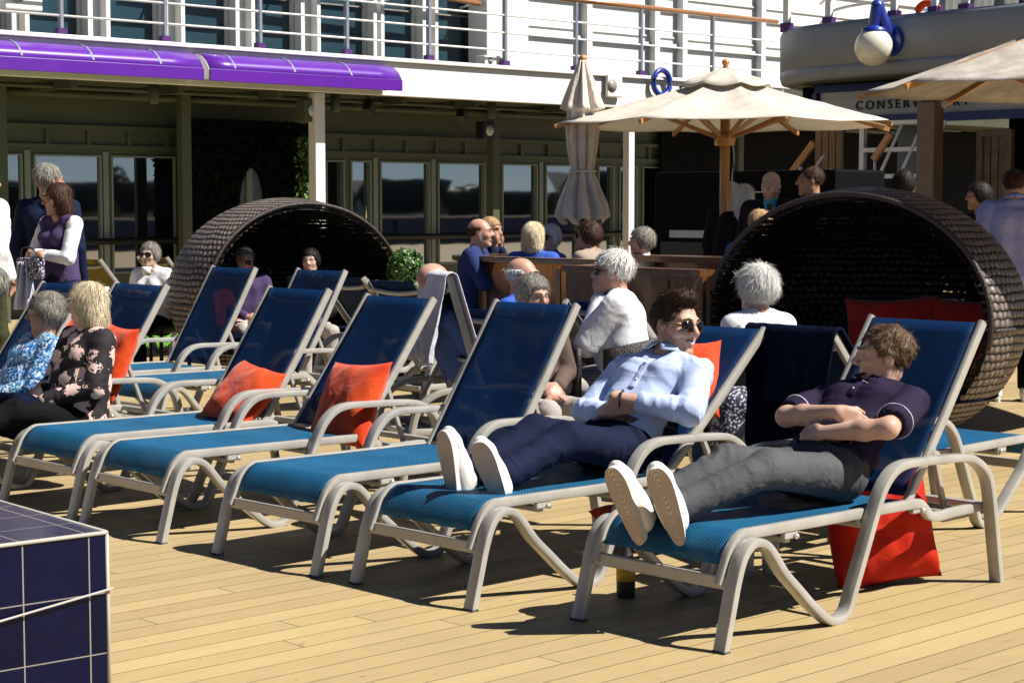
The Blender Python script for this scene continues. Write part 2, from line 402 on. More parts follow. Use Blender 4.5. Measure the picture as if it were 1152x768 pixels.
# tree belt on the shore
def leafball(c, r, n, size, seed=0, squash=1.):
    rg = np.random.default_rng(seed); g = MB(); c = V(*c)
    d = rg.normal(size=(n, 3)); d /= np.linalg.norm(d, axis=1)[:, None]
    rr = r * (.72 + .30 * rg.random(n) ** .6)
    for i in range(n):
        q = d[i] * rr[i] * V(1, 1, squash); lump = 1 + .14 * mn.noise(Vector(tuple(d[i] * 2.2 + seed)))
        q = q * lump + c; a = rg.normal(size=3); a /= np.linalg.norm(a); b = nrm(np.cross(a, rg.normal(size=3))); s_ = size * (.6 + .8 * rg.random())
        nn = nrm(d[i] * .8 + a * .7); b = nrm(np.cross(nn, b)); e = np.cross(nn, b)
        g.add([q - b * s_ * .5, q + e * s_ * .28, q + b * s_ * .6, q - e * s_ * .28], [(0, 1, 2, 3)])
    return g
protoT = None
rg = np.random.default_rng(3)
for i in range(26):
    az = -.62 + i * .042 + rg.normal() * .008; d = 250 + rg.random() * 60; loc = (d * math.cos(az), d * math.sin(az), -10.5)
    if protoT is None:
        protoT = t = thing('broadleaf_tree', 'dark broadleaf tree on the far shore, mirrored in the ship windows', 'tree', loc, 0, 'shore trees mirrored in the windows')
        g = MB(); g.tube([(0, 0, 0), (.2, 0, 3), (0, .1, 7)], .5); g.build('trunk', M['bark'], t)
        leafball((0, 0, 8), 4.6, 1500, 1.1, 4).build('crown', mk_leaf('tree_leaf', (.02, .05, .012), (.05, .09, .02)), t)
    else: t = dup(protoT, loc=loc, rz=i)
    k = 1.0 + .35 * rg.random(); t.scale = (k, k, k * (.8 + .4 * rg.random()))

# ------------------------------------------------------------------ ship superstructure (one thing, its parts built in a local frame a,b,z)
ss = thing('ship_superstructure', 'white ship superstructure with shaded lower windows and an upper deck behind the loungers', 'building', tuple(F0), UA)
# local axes: +x = U, +y = away from the camera (-Nn)
def L(a, b, z): return (a, -b, z)
def wbox(g, a0, a1, b0, b1, z0, z1): g.box(((a0 + a1) / 2, -(b0 + b1) / 2, (z0 + z1) / 2), (abs(a1 - a0), abs(b1 - b0), abs(z1 - z0)))
WB = -1.9   # lower wall plane
WZ0, WZ1 = .55, 2.17
aL, aR = wa(-60, WB) - 2, 12.
g = MB()
wins = [(-75, 25), (38, 114), (125, 197), (366, 387), (394, 417), (427, 483), (492, 545), (564, 604), (613, 650), (672, 690), (696, 716), (722, 762), (770, 806), (815, 838), (850, 890)]
wr = [(wa(p, WB), wa(q, WB)) for p, q in wins]
edges = [aL]
for a0, a1 in wr: edges += [a0, a1]
edges.append(aR)
for i in range(0, len(edges), 2): wbox(g, edges[i], edges[i + 1], WB, WB - .25, .0, WZ1)
for a0, a1 in wr: wbox(g, a0, a1, WB - .003, WB - .25, 0, WZ0 - .0)
wbox(g, aL, aR, WB, WB - .25, WZ1, 3.03)
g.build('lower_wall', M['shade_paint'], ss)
for i, (a0, a1) in enumerate(wr):
    g = MB(); t_ = .028
    wbox(g, a0 - .002, a0 + t_, WB + .03, WB - .12, WZ0, WZ1); wbox(g, a1 - t_, a1 + .002, WB + .03, WB - .12, WZ0, WZ1)
    wbox(g, a0 + t_, a1 - t_, WB + .028, WB - .12, WZ1 - t_, WZ1 - .002); wbox(g, a0 + t_, a1 - t_, WB + .028, WB - .12, WZ0 + .002, WZ0 + t_)
    if i in (4,): wbox(g, a0 + t_, a1 - t_, WB + .02, WB - .1, 1.05, 1.12)
    fo = g.build('window' if i != 4 else 'door', M['frame_paint'], ss, bevel=.006)
    wd_ = (a1 - a0 - 2 * t_) / 2 + .008; tl = R_((-5, -5.5, -8)[i]) if i < 3 else R_(-3)   # each pane is turned a little, added to make it mirror the open shore
    g = MB(); g.box((0, 0, 0), (2 * wd_, .012, WZ1 - WZ0 - 2 * t_ + .01), rz=tl); pn_ = g.build('pane', M['pane'], fo); pn_.location = L((a0 + a1) / 2, WB - .075, (WZ0 + WZ1) / 2)
g = MB(); h_ = wa(409, WB); g.tube([L(h_, WB + .06, 1.28), L(h_, WB + .06, 1.48)], .014); g.build('door_handle', M['bolt'], bpy.data.objects['door'])
# mullion fins, frieze ribs and band above the windows
for px in (31, 119, 204, 360, 422, 487, 608): g = MB(); a = wa(px, WB); wbox(g, a - .045, a + .045, WB, WB + .025, .002, WZ1 + .05); g.build('mullion', M['frame_paint'], ss, bevel=.01)
g = MB(); wbox(g, aL + .1, aR - .1, WB + .001, WB + .05, 2.24, 2.30); wbox(g, aL + .1, aR - .1, WB + .001, WB + .08, 2.50, 2.56)
x = aL + .3
while x < aR: wbox(g, x, x + .05, WB + .001, WB + .045, 2.30, 2.50); x += .62
g.build('frieze', M['shade_paint'], ss)
g = MB(); wbox(g, wa(737, WB), aR + 12, WB + .09, WB + .14, .01, 3.02); g.build('shade_sheet', M['dark_panel'], ss)  # added black sheet: the deep shade on the far wall put into colour
g = MB(); g.tube([L(aL + .2, WB + .14, 1.0), L(wa(205, WB), WB + .14, 1.0)], .045)
g.tube([L(wa(425, WB), WB + .14, 1.0), L(aR - 4.5, WB + .14, 1.0)], .045)
x = aL + .6
while x < wa(205, WB): g.tube([L(x, WB + .14, 1.0), L(x, WB, .97)], .012, n=6); x += 1.2
g.build('handrail', M['black'], ss)
# deck slab with fascia
a_fr = wa(880, 0)
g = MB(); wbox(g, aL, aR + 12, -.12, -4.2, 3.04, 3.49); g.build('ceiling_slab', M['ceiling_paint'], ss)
g = MB(); wbox(g, aL - .01, a_fr, 0, -.118, 3.03, 3.50)
for px in (60, 200, 352, 500, 640, 760): a = wa(px, 0); wbox(g, a, a + .012, .003, -.05, 3.04, 3.49)
g.build('fascia', M['white_plate'], ss, bevel=.012)
g = MB(); wbox(g, aL, a_fr, .06, -.10, 3.503, 3.56); g.build('deck_edge_bar', M['white_paint'], ss, bevel=.01)
# ceiling beams, pipes
g = MB()
for px in (-20, 70, 190, 300, 440, 520, 620, 720): a = wa(px, -.4); wbox(g, a, a + .09, -.13, WB, 2.93, 3.038)
g.tube([L(aL, -.6, 2.97), L(aR - 3, -.6, 2.97)], .03); g.tube([L(aL, -1.3, 2.93), L(aR - 3, -1.3, 2.93)], .05)
g.build('ceiling_beam', M['ceiling_paint'], ss)
# posts under the overhang
for px, b in ((357, -.16), (707, -.16)):
    a = wa(px, b); g = MB(); w_ = .085 if px < 400 else .07
    g.box(L(a, b, 1.515), (w_ * 2, w_ * 2, 3.03)); g.build('deck_post', M['white_paint'], ss, bevel=.015)
for px in (555, 208, 1, 830):
    b = -1.2; a = wa(px, b); g = MB(); g.box(L(a, b, 1.515), (.15, .15, 3.03)); g.build('deck_post', M['shade_paint'], ss, bevel=.015)
# upper storey
UB = -1.45
ua0, ua1 = aL, wa(573, UB)
g = MB(); up = [(-40, -5), (4, 33 - 0), (33.5, 95), (123, 178), (206, 258), (285, 331), (356, 411), (427, 467)]
up = [(-60, 8), (33, 93), (123, 178), (206, 258), (284, 331), (357, 412), (428, 467), (488, 532)]
ur = [(wa(p, UB), wa(q, UB)) for p, q in up]; ed = [ua0]
for a0, a1 in ur: ed += [a0, a1]
ed.append(ua1)
for i in range(0, len(ed), 2): wbox(g, ed[i], ed[i + 1], UB, UB - .2, 3.5, 6.4)
for a0, a1 in ur: wbox(g, a0, a1, UB - .002, UB - .2, 6.0, 6.4)
g.build('upper_wall', M['white_paint'], ss)
for i, (a0, a1) in enumerate(ur):
    g = MB(); wbox(g, a0 - .10, a0 - .03, UB + .002, UB + .16, 3.51, 6.3); fo = g.build('window', M['white_paint'], ss, bevel=.01); g = MB(); wbox(g, a1 + .03, a1 + .10, UB + .002, UB + .16, 3.51, 6.3); g.build('jamb', M['white_paint'], fo, bevel=.01)
    g = MB(); wbox(g, a0 + .001, a1 - .001, UB - .08, UB - .1, 3.52, 5.99); g.build('pane', M['pane_up'], fo)
    for z_ in (4.42, 3.95): g = MB(); wbox(g, a0 + .002, a1 - .002, UB - .03, UB - .078, z_, z_ + .02); g.build('glazing_bar', M['frame_dull'], fo)
# plated wall section with grooves
g = MB(); wbox(g, ua1, a_fr + 6, UB + .25, UB - .2, 3.5, 7.2)
for z, hh in ((3.62, .05), (4.18, .07), (4.34, .03), (4.78, .05), (5.02, .03), (5.4, .05)): wbox(g, ua1 + .05, a_fr + 6, UB + .252, UB + .252 + hh * .8, z, z + hh)
for px in (655, 731, 762, 850): a = wa(px, UB + .3); wbox(g, a, a + .13, UB + .252, UB + .40, 3.52, 7.0)
g.build('plated_wall', M['white_plate'], ss, bevel=.008)
g = MB(); wbox(g, ua1 - .9, ua1, UB + .01, UB + .45, 3.5, 7.0); g.build('corner_column', M['white_paint'], ss, bevel=.02)
# deck over the upper storey keeps the glass in half shade
g = MB(); wbox(g, aL, ua1 + .2, UB + .2, UB - 3, 6.4, 6.7); g.build('upper_roof', M['white_paint'], ss)

# upper railing
rl = thing('deck_railing', 'white upper deck railing of horizontal bars and posts above the white fascia', 'railing', tuple(F0), UA)
rb = -.12
posts = [-60, 72, 188, 294, 391, 483, 568, 647, 720, 800]
for px in posts:
    a = wa(px, rb); g = MB(); g.bar(L(a, rb, 3.56), L(a, rb, 4.62), .07, .05); o = g.build('post', M['band_paint'], rl, bevel=.008)
    g = MB(); g.box(L(a, rb, 3.60), (.12, .10, .09)); g.build('foot', M['purple_foot'], o)
aE = wa(872, rb)
for z in (3.80, 4.06, 4.32):
    g = MB(); g.tube([L(aL, rb + .01, z), L(aE, rb + .01, z)], .016, n=6); g.build('rail', M['white_paint'], rl)
g = MB(); g.tube([L(wa(540, rb), rb, 4.66), L(aE, rb, 4.66)], .04, n=10); g.build('wooden_handrail', M['teak_rail'], rl)
rl2 = thing('handrail', 'varnished wooden handrail fixed behind the upper deck railing at the left', 'handrail', tuple(F0), UA)
g = MB(); g.tube([L(wa(176, -1.1), -1.1, 4.58 + .26), L(wa(540, -1.1), -1.1, 4.58 + .02)], .038, n=10); g.build('grip', M['teak_rail'], rl2)
g = MB(); 
for px in (200, 330, 450, 535): a = wa(px, -1.1); g.tube([L(a, -1.1, 4.6), L(a, UB, 4.55)], .02, n=6)
g.build('bracket', M['white_paint'], rl2)

# purple awnings on the fascia
for px0, px1, lab in ((-90, 235, 'purple boxed awning under the upper railing, left of the white joint'), (242, 457, 'shorter purple awning whose right end stops above the white fascia')):
    t = thing('awning', lab, 'awning', tuple(F0), UA, 'purple awnings along the fascia')
    a0, a1 = wa(px0, .5), wa(px1, .5); g = MB(); prof = [(.02, 3.42), (.12, 3.425), (.24, 3.39), (.34, 3.32), (.41, 3.225)]
    P = [[L(a, b, z) for b, z in prof] for a in np.linspace(a0, a1, 10)]
    g.grid(P); g.build('hood', n_h.m if 'n_h' in globals() else M['purple'], t, solid=.02)
    g = MB(); g.box(L((a0 + a1) / 2, .42, 3.145), (a1 - a0, .03, .155)); g.build('front_valance', M['purple'], t, bevel=.006)
    for a in (a0, a1): g = MB(); g.add([L(a, b, z) for b, z in prof] + [L(a, .41, 3.09), L(a, .02, 3.09)], [tuple(range(7))]); g.build('end_cap', M['white_paint'], t, solid=.02)
    k = a0 + .4
    while k < a1 - .2: g = MB(); g.sweep([L(k, b, z + .015) for b, z in prof], rrect(.03, .01, .004), fix=nrm(V(1, 0, 0)), smooth=False); g.build('rib', M['band_paint'], t); k += .95

# green-black hedge wall between the windows, with an oval opening
hw = thing('hedge_wall', 'black leafy hedge wall with an oval window, beneath the overhang behind the left pod', 'screen', tuple(F0), UA)
hb = -1.35; h0, h1 = wa(213, hb), wa(353, hb); oc, orr = wa(283, hb), (wa(298, hb) - wa(268, hb)) / 2
g = MB(); rg = np.random.default_rng(5)
zc, rz_ = 1.86, .62
N1 = 9000
aa = h0 + rg.random(N1) * (h1 - h0); zz = .05 + rg.random(N1) * 2.62
for a, z in zip(aa, zz):
    if ((a - oc) / orr) ** 2 + ((z - 1.40) / .62) ** 2 < 1.05: continue
    d = nrm(rg.normal(size=3) + V(0, -1.0, .2)); e = nrm(np.cross(d, rg.normal(size=3))); f = np.cross(d, e); s_ = .05 + .05 * rg.random(); q = V(*L(a, hb + rg.random() * .06, z))
    g.add([q - e * s_ * .5, q + f * s_ * .3, q + e * s_ * .6, q - f * s_ * .3], [(0, 1, 2, 3)])
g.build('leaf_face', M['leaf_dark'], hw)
g = MB(); ring = [(oc + orr * math.cos(t), 1.40 + .62 * math.sin(t)) for t in np.linspace(0, 2 * PI, 33)[:-1]]
out = []
for (a, z) in ring:
    t = math.atan2(z - 1.40, a - oc); k = min(((h1 - oc) if math.cos(t) > 0 else (oc - h0)) / max(abs(math.cos(t)), 1e-6), (2.68 - 1.40 if math.sin(t) > 0 else 1.38) / max(abs(math.sin(t)), 1e-6)); out.append((oc + k * math.cos(t), 1.40 + k * math.sin(t)))
vs = [L(a, hb, z) for a, z in ring] + [L(a, hb, z) for a, z in out]; n = 32
g.add(vs, [(i, (i + 1) % n, n + (i + 1) % n, n + i) for i in range(n)]); g.build('backing', M['dark_panel'], hw, solid=.06)
g = MB(); g.box(L(oc, hb - .06, 1.40), (.10, .05, 1.3)); g.build('mullion', M['frame_paint'], hw)
g = MB(); g.box(L(oc, hb - .10, 1.40), (orr * 2.2, .02, 1.4)); g.build('pane', plain('frosted_glass', (.16, .21, .25), .25, var=.2, vscale=5), hw)
g = MB(); rg = np.random.default_rng(6)
for i in range(1500):
    q = V(*L(wa(347, -.5) + rg.normal() * .08, -.5 + rg.normal() * .06, .1 + rg.random() * 2.35)); d = nrm(rg.normal(size=3)); e = nrm(np.cross(d, rg.normal(size=3))); f = np.cross(d, e); s_ = .07
    g.add([q - e * s_ * .5, q + f * s_ * .3, q + e * s_ * .6, q - f * s_ * .3], [(0, 1, 2, 3)])
iv = g.build('climbing_plant', M['leaf'], None); iv.location = tuple(F0); iv.rotation_euler = (0, 0, UA); tag(iv, 'narrow strip of green leaves climbing beside the left white post', 'plant')

# fittings under the ceiling
def speaker(px, py, b, size, label, m=M['shade_paint']):
    a = wa(px, b); z = float(CH - (py - 230) / FOC * (F0 + U * a + Nn * b)[1]); t = thing('loudspeaker', label, 'speaker', tuple(F0 + U * a + Nn * b + V(0, 0, z)), UA, 'speakers and lamps under the overhang')
    g = MB(); g.box((0, 0, 0), (size, size * .8, size * 1.15)); g.build('housing', m, t, bevel=.02)
    g = MB(); g.tube([(-.0, -size * .41, 0), (0, -size * .47, 0)], size * .33, n=20); g.build('cone', M['lens'], t)
speaker(348, 126, -.25, .27, 'boxed loudspeaker mounted beside the top of the left white post')
speaker(546, 148, -.9, .24, 'dark loudspeaker hanging near the shaded post, left of the closed parasol', M['black'])
def downlight(px, z, b, label):
    a = wa(px, b); t = thing('ceiling_lamp', label, 'lamp', tuple(F0 + U * a + Nn * b + V(0, 0, z)), UA, 'cylinder lamps under the overhang')
    g = MB(); g.lathe((0, 0, 0), [(.0, 0), (.055, 0), (.065, .02), (.065, .24), (0, .24)], 16); g.build('canister', M['shade_paint'], t)
downlight(175, 2.79, -.3, 'small grey cylinder lamp under the overhang above the standing woman'); downlight(378, 2.79, -.3, 'small grey cylinder lamp hanging just right of the left white post'); downlight(553, 2.79, -.3, 'small pale cylinder lamp above the shaded post')
for px, py, lab in ((416, 123, 'small black spotlight tilted under the ceiling right of the left white post'), (520, 131, 'black box floodlight under the ceiling left of the shaded post')):
    a = wa(px, -.5); g = MB(); g.box((0, 0, 0), (.17, .12, .16), rotz(.5) @ roty(.6)); g.tube([(0, 0, 0), (-.02, 0, .2)], .012)
    z = float(CH - (py - 230) / FOC * (F0 + U * a - Nn * .5)[1]); o = g.build('spotlight', M['black']); o.location = tuple(F0 + U * a - Nn * .5 + V(0, 0, z)); o.rotation_euler = (0, 0, UA); tag(o, lab, 'spotlight')
# boxes on the upper deck
def upbox(px, b, z, d, lab, m=M['white_plate']):
    a = wa(px, b); t = thing('equipment_box', lab, 'box', tuple(F0 + U * a + Nn * b + V(0, 0, z)), UA)
    g = MB(); g.box((0, 0, d[2] / 2), d); g.build('housing', m, t, bevel=.02); g = MB(); g.tube([(-d[0] * .2, -d[1] / 2 - .01, d[2] * .5), (-d[0] * .2, -d[1] / 2 + .01, d[2] * .5)], d[2] * .28, n=18); g.build('dial', M['frame_dull'], t)
upbox(25, -.35, 3.84, (.5, .3, .36), 'white box speaker behind the upper railing at the far left')
upbox(551, -.3, 3.56, (.38, .2, .16), 'small white fitting standing at the foot of the upper railing, left of the parasol finial')
upbox(690, .06, 3.18, (.34, .06, .36), 'flat white locker on the fascia behind the closed parasol')
# blue hoop
a = wa(742, .05); g = MB(); g.tube([(math.cos(t) * .20, 0, math.sin(t) * .20) for t in np.linspace(0, 2 * PI, 25)[:-1]], .045, closed=True); o = g.build('blue_hoop', M['blue_paint']); o.location = tuple(F0 + U * a + Nn * .08 + V(0, 0, 3.46)); o.rotation_euler = (0, 0, UA); tag(o, 'blue ring fitting just above the left half of the open parasol', 'fitting')
# ------------------------------------------------------------------ right-hand structure: curved balcony, sign, dark interior (local x: along Nn, y: away along U)
BA = UA - PI / 2; Q0 = aty(884, 230, 24.0); Q0[2] = 0
def wq(px, y=0.):
    d = ray(px, 230); o = Q0 + U * y
    return float(np.linalg.solve(np.array([[d[0], -Nn[0]], [d[1], -Nn[1]]]), o[:2])[1])
def zq(px, py, y=0.):  # height of a picture point on the plane y
    q = Q0 + U * y + Nn * wq(px, y); t = q[1] / ray(px, py)[1]; return float(CH + ray(px, py)[2] * t)
bal = thing('balcony', 'curved grey balcony above the dark conservatory entrance, carrying a globe lamp', 'balcony', tuple(Q0), BA)
pl = [(-1.3, 3.5), (-1.25, 2.4), (-1.02, 1.4), (-.62, .66), (-.1, .2), (.6, -.04), (2, -.22), (4, -.3), (7, -.25), (13, .1)]
pl = [(q[0], q[1]) for q in spline([(a, b, 0) for a, b in pl], 6)]
def wall_prof(z): return [[(x, y, zz) for x, y in pl] for zz in z]
g = MB(); prof = [(3.10, .10), (3.12, .02), (3.20, 0), (3.24, -.0), (3.245, .02), (3.26, .02), (3.265, 0), (3.72, 0), (3.76, .015), (3.78, .06)]
P = []
for z, ins in prof:
    r_ = []
    for i, (x, y) in enumerate(pl):
        t = nrm(V(*pl[min(i + 1, len(pl) - 1)]) - V(*pl[max(i - 1, 0)])); r_.append((x - t[1] * ins, y + t[0] * ins, z))
    P.append(r_)
g.grid(P); g.build('parapet', M['band_paint'], bal, solid=.05)
g = MB(); g.add([(x, y + .03, 3.11) for x, y in pl] + [(13, 9, 3.11), (-1.3, 9, 3.11)], [tuple(range(len(pl) + 2))]); g.build('underside', M['shade_paint'], bal)
g = MB(); g.add([(x, y + .03, 3.50) for x, y in pl] + [(13, 9, 3.50), (-1.3, 9, 3.50)], [tuple(range(len(pl) + 2))]); g.build('balcony_floor', M['frame_dull'], bal)
g = MB(); wx = [(-1.0, 2.0), (.5, .55), (2.6, .2), (4.0, .15), (6.2, .2)]
for z in (4.05, 4.32): g.tube(spline([(x, y, z) for x, y in wx], 6), .02, n=6)
g.build('rail', M['white_paint'], bal)
g = MB(); g.tube(spline([(x, y, 4.6) for x, y in wx], 6), .04); g.build('wooden_rail', M['teak_rail'], bal)
for px, y in ((883, .45), (930, .25), (1003, .2), (1048, .15), (1082, .15)):
    g = MB(); a = wq(px, y); g.box((a, y, 4.18), (.09, .07, .84)); o = g.build('post', M['white_paint'], bal, bevel=.01); g = MB(); g.box((a, y, 3.84), (.13, .12, .12)); g.build('foot', M['purple_foot'], o)
# cabin wall behind the balcony
t = thing('deckhouse', 'dark glazed deckhouse wall behind the curved balcony rail', 'building', tuple(Q0), BA)
g = MB(); g.box((8.5, 5.0, 4.9), (19, .2, 3)); g.build('wall', M['band_paint'], t)
for k in range(9): g = MB(); g.box((-.2 + k * 1.5, 4.86, 4.7), (1.25, .06, 1.6)); g.build('window', M['pane'], t)
g = MB(); g.box((6.3, 2.6, 4.15), (1.9, .5, 1.3)); o = g.build('locker', M['black']); o.location = tuple(Q0); o.rotation_euler = (0, 0, BA); tag(o, 'black locker at the right end of the balcony rail, above the right parasol', 'locker')
g = MB(); g.tube([(wq(1040, .5) + math.cos(t_) * .17, .5, 3.83 + math.sin(t_) * .17) for t_ in np.linspace(0, 2 * PI, 20)[:-1]], .05, closed=True); o = g.build('lifebuoy', M['red']); o.location = tuple(Q0); o.rotation_euler = (0, 0, BA); tag(o, 'orange lifebuoy peeping over the balcony edge right of the globe lamp', 'lifebuoy')
# globe lamp
la = thing('wall_lamp', 'cream globe lamp hanging from a thick blue swan-neck arm on the curved balcony', 'lamp', tuple(Q0), BA)
x1 = wq(1007, -.1); zc = zq(1009, 47, -.1); xg = wq(983, -.45); zg = zq(983, 53, -.5)
g = MB(); g.tube([(x1, -.02, zc), (x1, -.30, zc)], .19, n=24); g.build('wall_rose', M['blue_paint'], la, bevel=.01)
g = MB(); g.tube(spline([(x1 + .02, -.28, zc - .04), (x1 + .03, -.38, zc + .14), (x1 - .02, -.44, zc + .33), (x1 * .5 + xg * .5, -.48, zc + .42), (xg + .03, -.5, zc + .35), (xg, -.5, zg + .24)], 7), .072, n=14); g.build('arm', M['blue_paint'], la)
g = MB(); g.lathe((xg, -.5, zg + .2), [(.15, -.03), (.15, .02), (.06, .06), (0, .06)], 24); g.build('collar', M['blue_paint'], la)
g = MB(); g.ell((xg, -.5, zg), .232, None, 32, 20); g.build('globe', M['globe'], la)
# fascia sign
sg = thing('entrance_sign', 'pale sign board with dark capital letters over the conservatory entrance, between the parasols', 'sign', tuple(Q0), BA)
sy = .95; sx0, sx1 = wq(921, sy), 5.8; sz1, sz0 = zq(960, 103, sy), zq(960, 131, sy)
g = MB(); g.box(((sx0 + sx1) / 2, sy + .03, (sz0 + sz1) / 2), (sx1 - sx0, .05, sz1 - sz0)); g.build('board', plain('sign_board', (.42, .44, .48), .5), sg)
g = MB()
for z in (sz0 - .06, sz1 + .05): g.box(((sx0 + sx1) / 2, sy + .0, z), (sx1 - sx0 + .1, .12, .10))
g.box((sx0 - .05, sy, (sz0 + sz1) / 2), (.07, .121, sz1 - sz0 - .004)); g.build('trim', M['navy_trim'], sg)
cu = bpy.data.curves.new('lettering', 'FONT'); cu.body = 'CONSERVATORY'; cu.size = .165; cu.extrude = .008; cu.space_character = 1.5
cu.materials.append(M['black']); tx = bpy.data.objects.new('lettering', cu); COL.objects.link(tx); bpy.context.view_layer.update(); tm = bpy.data.meshes.new_from_object(tx.evaluated_get(bpy.context.evaluated_depsgraph_get())); bpy.data.objects.remove(tx); tx = bpy.data.objects.new('lettering', tm); link(tx, sg); tx.location = (wq(961.5, sy), sy - .012, zq(962, 124.0, sy)); tx.rotation_euler = (PI / 2, 0, 0)
# interior
it = thing('conservatory', 'unlit conservatory room with dark walls under the curved balcony', 'room', tuple(Q0), BA)
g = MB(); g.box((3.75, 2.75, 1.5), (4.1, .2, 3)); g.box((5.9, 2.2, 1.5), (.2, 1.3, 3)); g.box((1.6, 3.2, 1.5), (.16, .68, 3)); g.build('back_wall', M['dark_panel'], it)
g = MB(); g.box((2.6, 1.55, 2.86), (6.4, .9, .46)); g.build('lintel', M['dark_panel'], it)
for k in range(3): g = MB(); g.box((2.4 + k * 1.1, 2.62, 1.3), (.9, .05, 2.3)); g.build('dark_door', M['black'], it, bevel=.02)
def planks(px0, px1, z0, z1, y, label, m, frame=False, n=4):
    t = thing('wood_panel', label, 'panel', tuple(Q0), BA); a0, a1 = wq(px0, y), wq(px1, y); w_ = (a1 - a0) / n
    g = MB()
    for i in range(n): g.box((a0 + w_ * (i + .5), y, (z0 + z1) / 2), (w_ - .012, .05, z1 - z0))
    g.build('board', m, t, bevel=.006)
    g = MB(); g.box(((a0 + a1) / 2, y + .03, (z0 + z1) / 2), (a1 - a0, .02, z1 - z0 - .02)); g.build('backing', M['black'], t)
    if frame:
        g = MB()
        for a in (a0 - .04, a1 + .04): g.box((a, y - .01, (z0 + z1) / 2), (.09, .08, z1 - z0 + .16))
        for z in (z0 - .04, z1 + .04): g.box(((a0 + a1) / 2, y - .012, z), (a1 - a0, .08, .09))
        g.build('frame', m, t, bevel=.006)
planks(917, 948, .0, 2.72, .9, 'lit brown plank panel behind the suited men, right of the open parasol pole', M['panel_wood'])
planks(1106, 1132, .5, 2.35, 1.1, 'framed dark timber panel above the man in the violet shirt', M['post_wood'], True, 3)
g = MB(); a = wq(1045, -.6); g.box((0, 0, 1.35), (.24, .20, 2.7)); g.box((0, 0, 2.76), (.30, .26, .1)); o = g.build('timber_post', M['post_wood'], bevel=.008); o.location = tuple(Q0 + Nn * a - U * .6); o.rotation_euler = (0, 0, BA); tag(o, 'square brown timber post under the left corner of the right parasol', 'post')
g = MB(); a0, a1 = wq(1011, 2.2), wq(1034, 2.2); g.box(((a0 + a1) / 2, 2.2, 1.3), (a1 - a0, .1, 2.6)); o = g.build('white_partition', M['band_paint']); o.location = tuple(Q0); o.rotation_euler = (0, 0, BA); tag(o, 'pale narrow partition right of the white stair rails', 'wall')
st = thing('staircase', 'white metal stairs with slanting rails seen beneath the parasol rib, left of the pale partition', 'stairs', tuple(Q0), BA)
ys = .05; X0, X1 = wq(972, ys), wq(1014, ys); zb, zt = zq(985, 228, ys), zq(985, 148, ys)
for k in range(3):
    g = MB(); o_ = k * .33; g.tube([(X0 + o_ - .1, ys - .03 * k, zb - .3), (X1 + o_, ys - .03 * k, zt + .1)], .022, n=6); g.build('slanting_rail', M['white_paint'], st)
for k in range(8):
    g = MB(); z = .2 + k * .33; g.box(((X0 + X1) / 2 + .1, ys + .12, z), (X1 - X0 + .3, .3, .05)); g.build('tread', M['white_paint'], st)
g = MB(); g.box((X0 - .1, ys + .1, 1.3), (.07, .07, 2.6)); g.build('stair_post', M['white_paint'], st)
for (p0, p1, y, lab) in (((876, 214), (915, 160), .0, 'orange varnished handrail slanting up beside the suited men'), ((982, 180), (1001, 150), .0, 'short orange varnished handrail below the right tip of the open parasol')):
    t = thing('stair_handrail', lab, 'handrail', tuple(Q0), BA)
    A_, B_ = V(wq(p0[0], y), y, zq(*p0, y)), V(wq(p1[0], y), y, zq(*p1, y)); g = MB(); g.bar(A_, B_, .06, .085); g.build('rail', M['teak'], t, bevel=.012)
    A2 = A_ + (A_ - B_) * .8; g = MB()
    if p0[0] < 900:
        for k in (1, 2): g.tube([A2 + V(.12 * k, .05, -.17 * k), B_ + V(.12 * k, .05, -.17 * k)], .018, n=6)
        g.tube([A_ + V(0, .03, 0), V(A_[0], y + .03, 0)], .03, n=8); g.tube([V(A_[0] + .35, y, 0), V(A_[0] + .35, y, A_[2] + .3)], .03)
    else: g.tube([A_ + V(0, .03, 0), V(A_[0], y + .03, 0)], .02, n=8)
    g.build('stair_rail', M['white_paint'], t)

# ------------------------------------------------------------------ bar counters (along Nn)
def counter(p0, d, x0, x1, H, depth, label, cap=.05, round_=False, m=M['dark_wood']):
    t = thing('bar_counter', label, 'counter', p0, BA, 'curved brown bar counters')
    g = MB(); pth = [(x0 + .5, depth, 0), (x0 + .12, depth * .8, 0), (x0, depth * .45, 0), (x0 + .12, .08, 0), (x0 + .5, 0, 0), (x1, 0, 0)] if round_ else [(x0, depth, 0), (x0, 0, 0), (x1, 0, 0)]
    pp = spline(pth[:5], 5) + [V(*pth[5])] if round_ else [V(*q) for q in pth]
    g.grid([[tuple(q + V(0, 0, z)) for q in pp] for z in (.08, H - .05)], smooth=round_); g.build('front', m, t, solid=.04)
    g = MB(); g.sweep([tuple(q + V(0, .03, H - .025)) for q in pp], rrect(.16, .05, .012), smooth=False); g.build('top', m, t)
    g = MB(); k = x0 + .55
    while k < x1: g.box((k, -.027, H / 2), (.05, .014, H - .16)); k += .42
    g.build('batten', m, t)
    return t
pL = aty(655, 230, 14.0); pL[2] = 0
counter(pL, 0, -1.62, .35, 1.085, .6, 'dark brown curved counter end behind the bald man and the couple in glasses', round_=True)
pR = aty(640, 230, 13.35); pR[2] = 0
counter(pR, 0, 0, 1.3, 1.06, .5, 'glossy brown counter behind the white-haired man in the white shirt')
pB = aty(690, 230, 15.4); pB[2] = 0
g = MB(); g.box((1.4, 0, 1.06), (3.4, .3, .05)); g.box((1.4, .1, .5), (3.3, .04, 1.05)); o = g.build('back_ledge', M['dark_wood']); o.location = tuple(pB); o.rotation_euler = (0, 0, BA); tag(o, 'low dark brown ledge behind the seated grey-haired woman by the white post', 'counter')
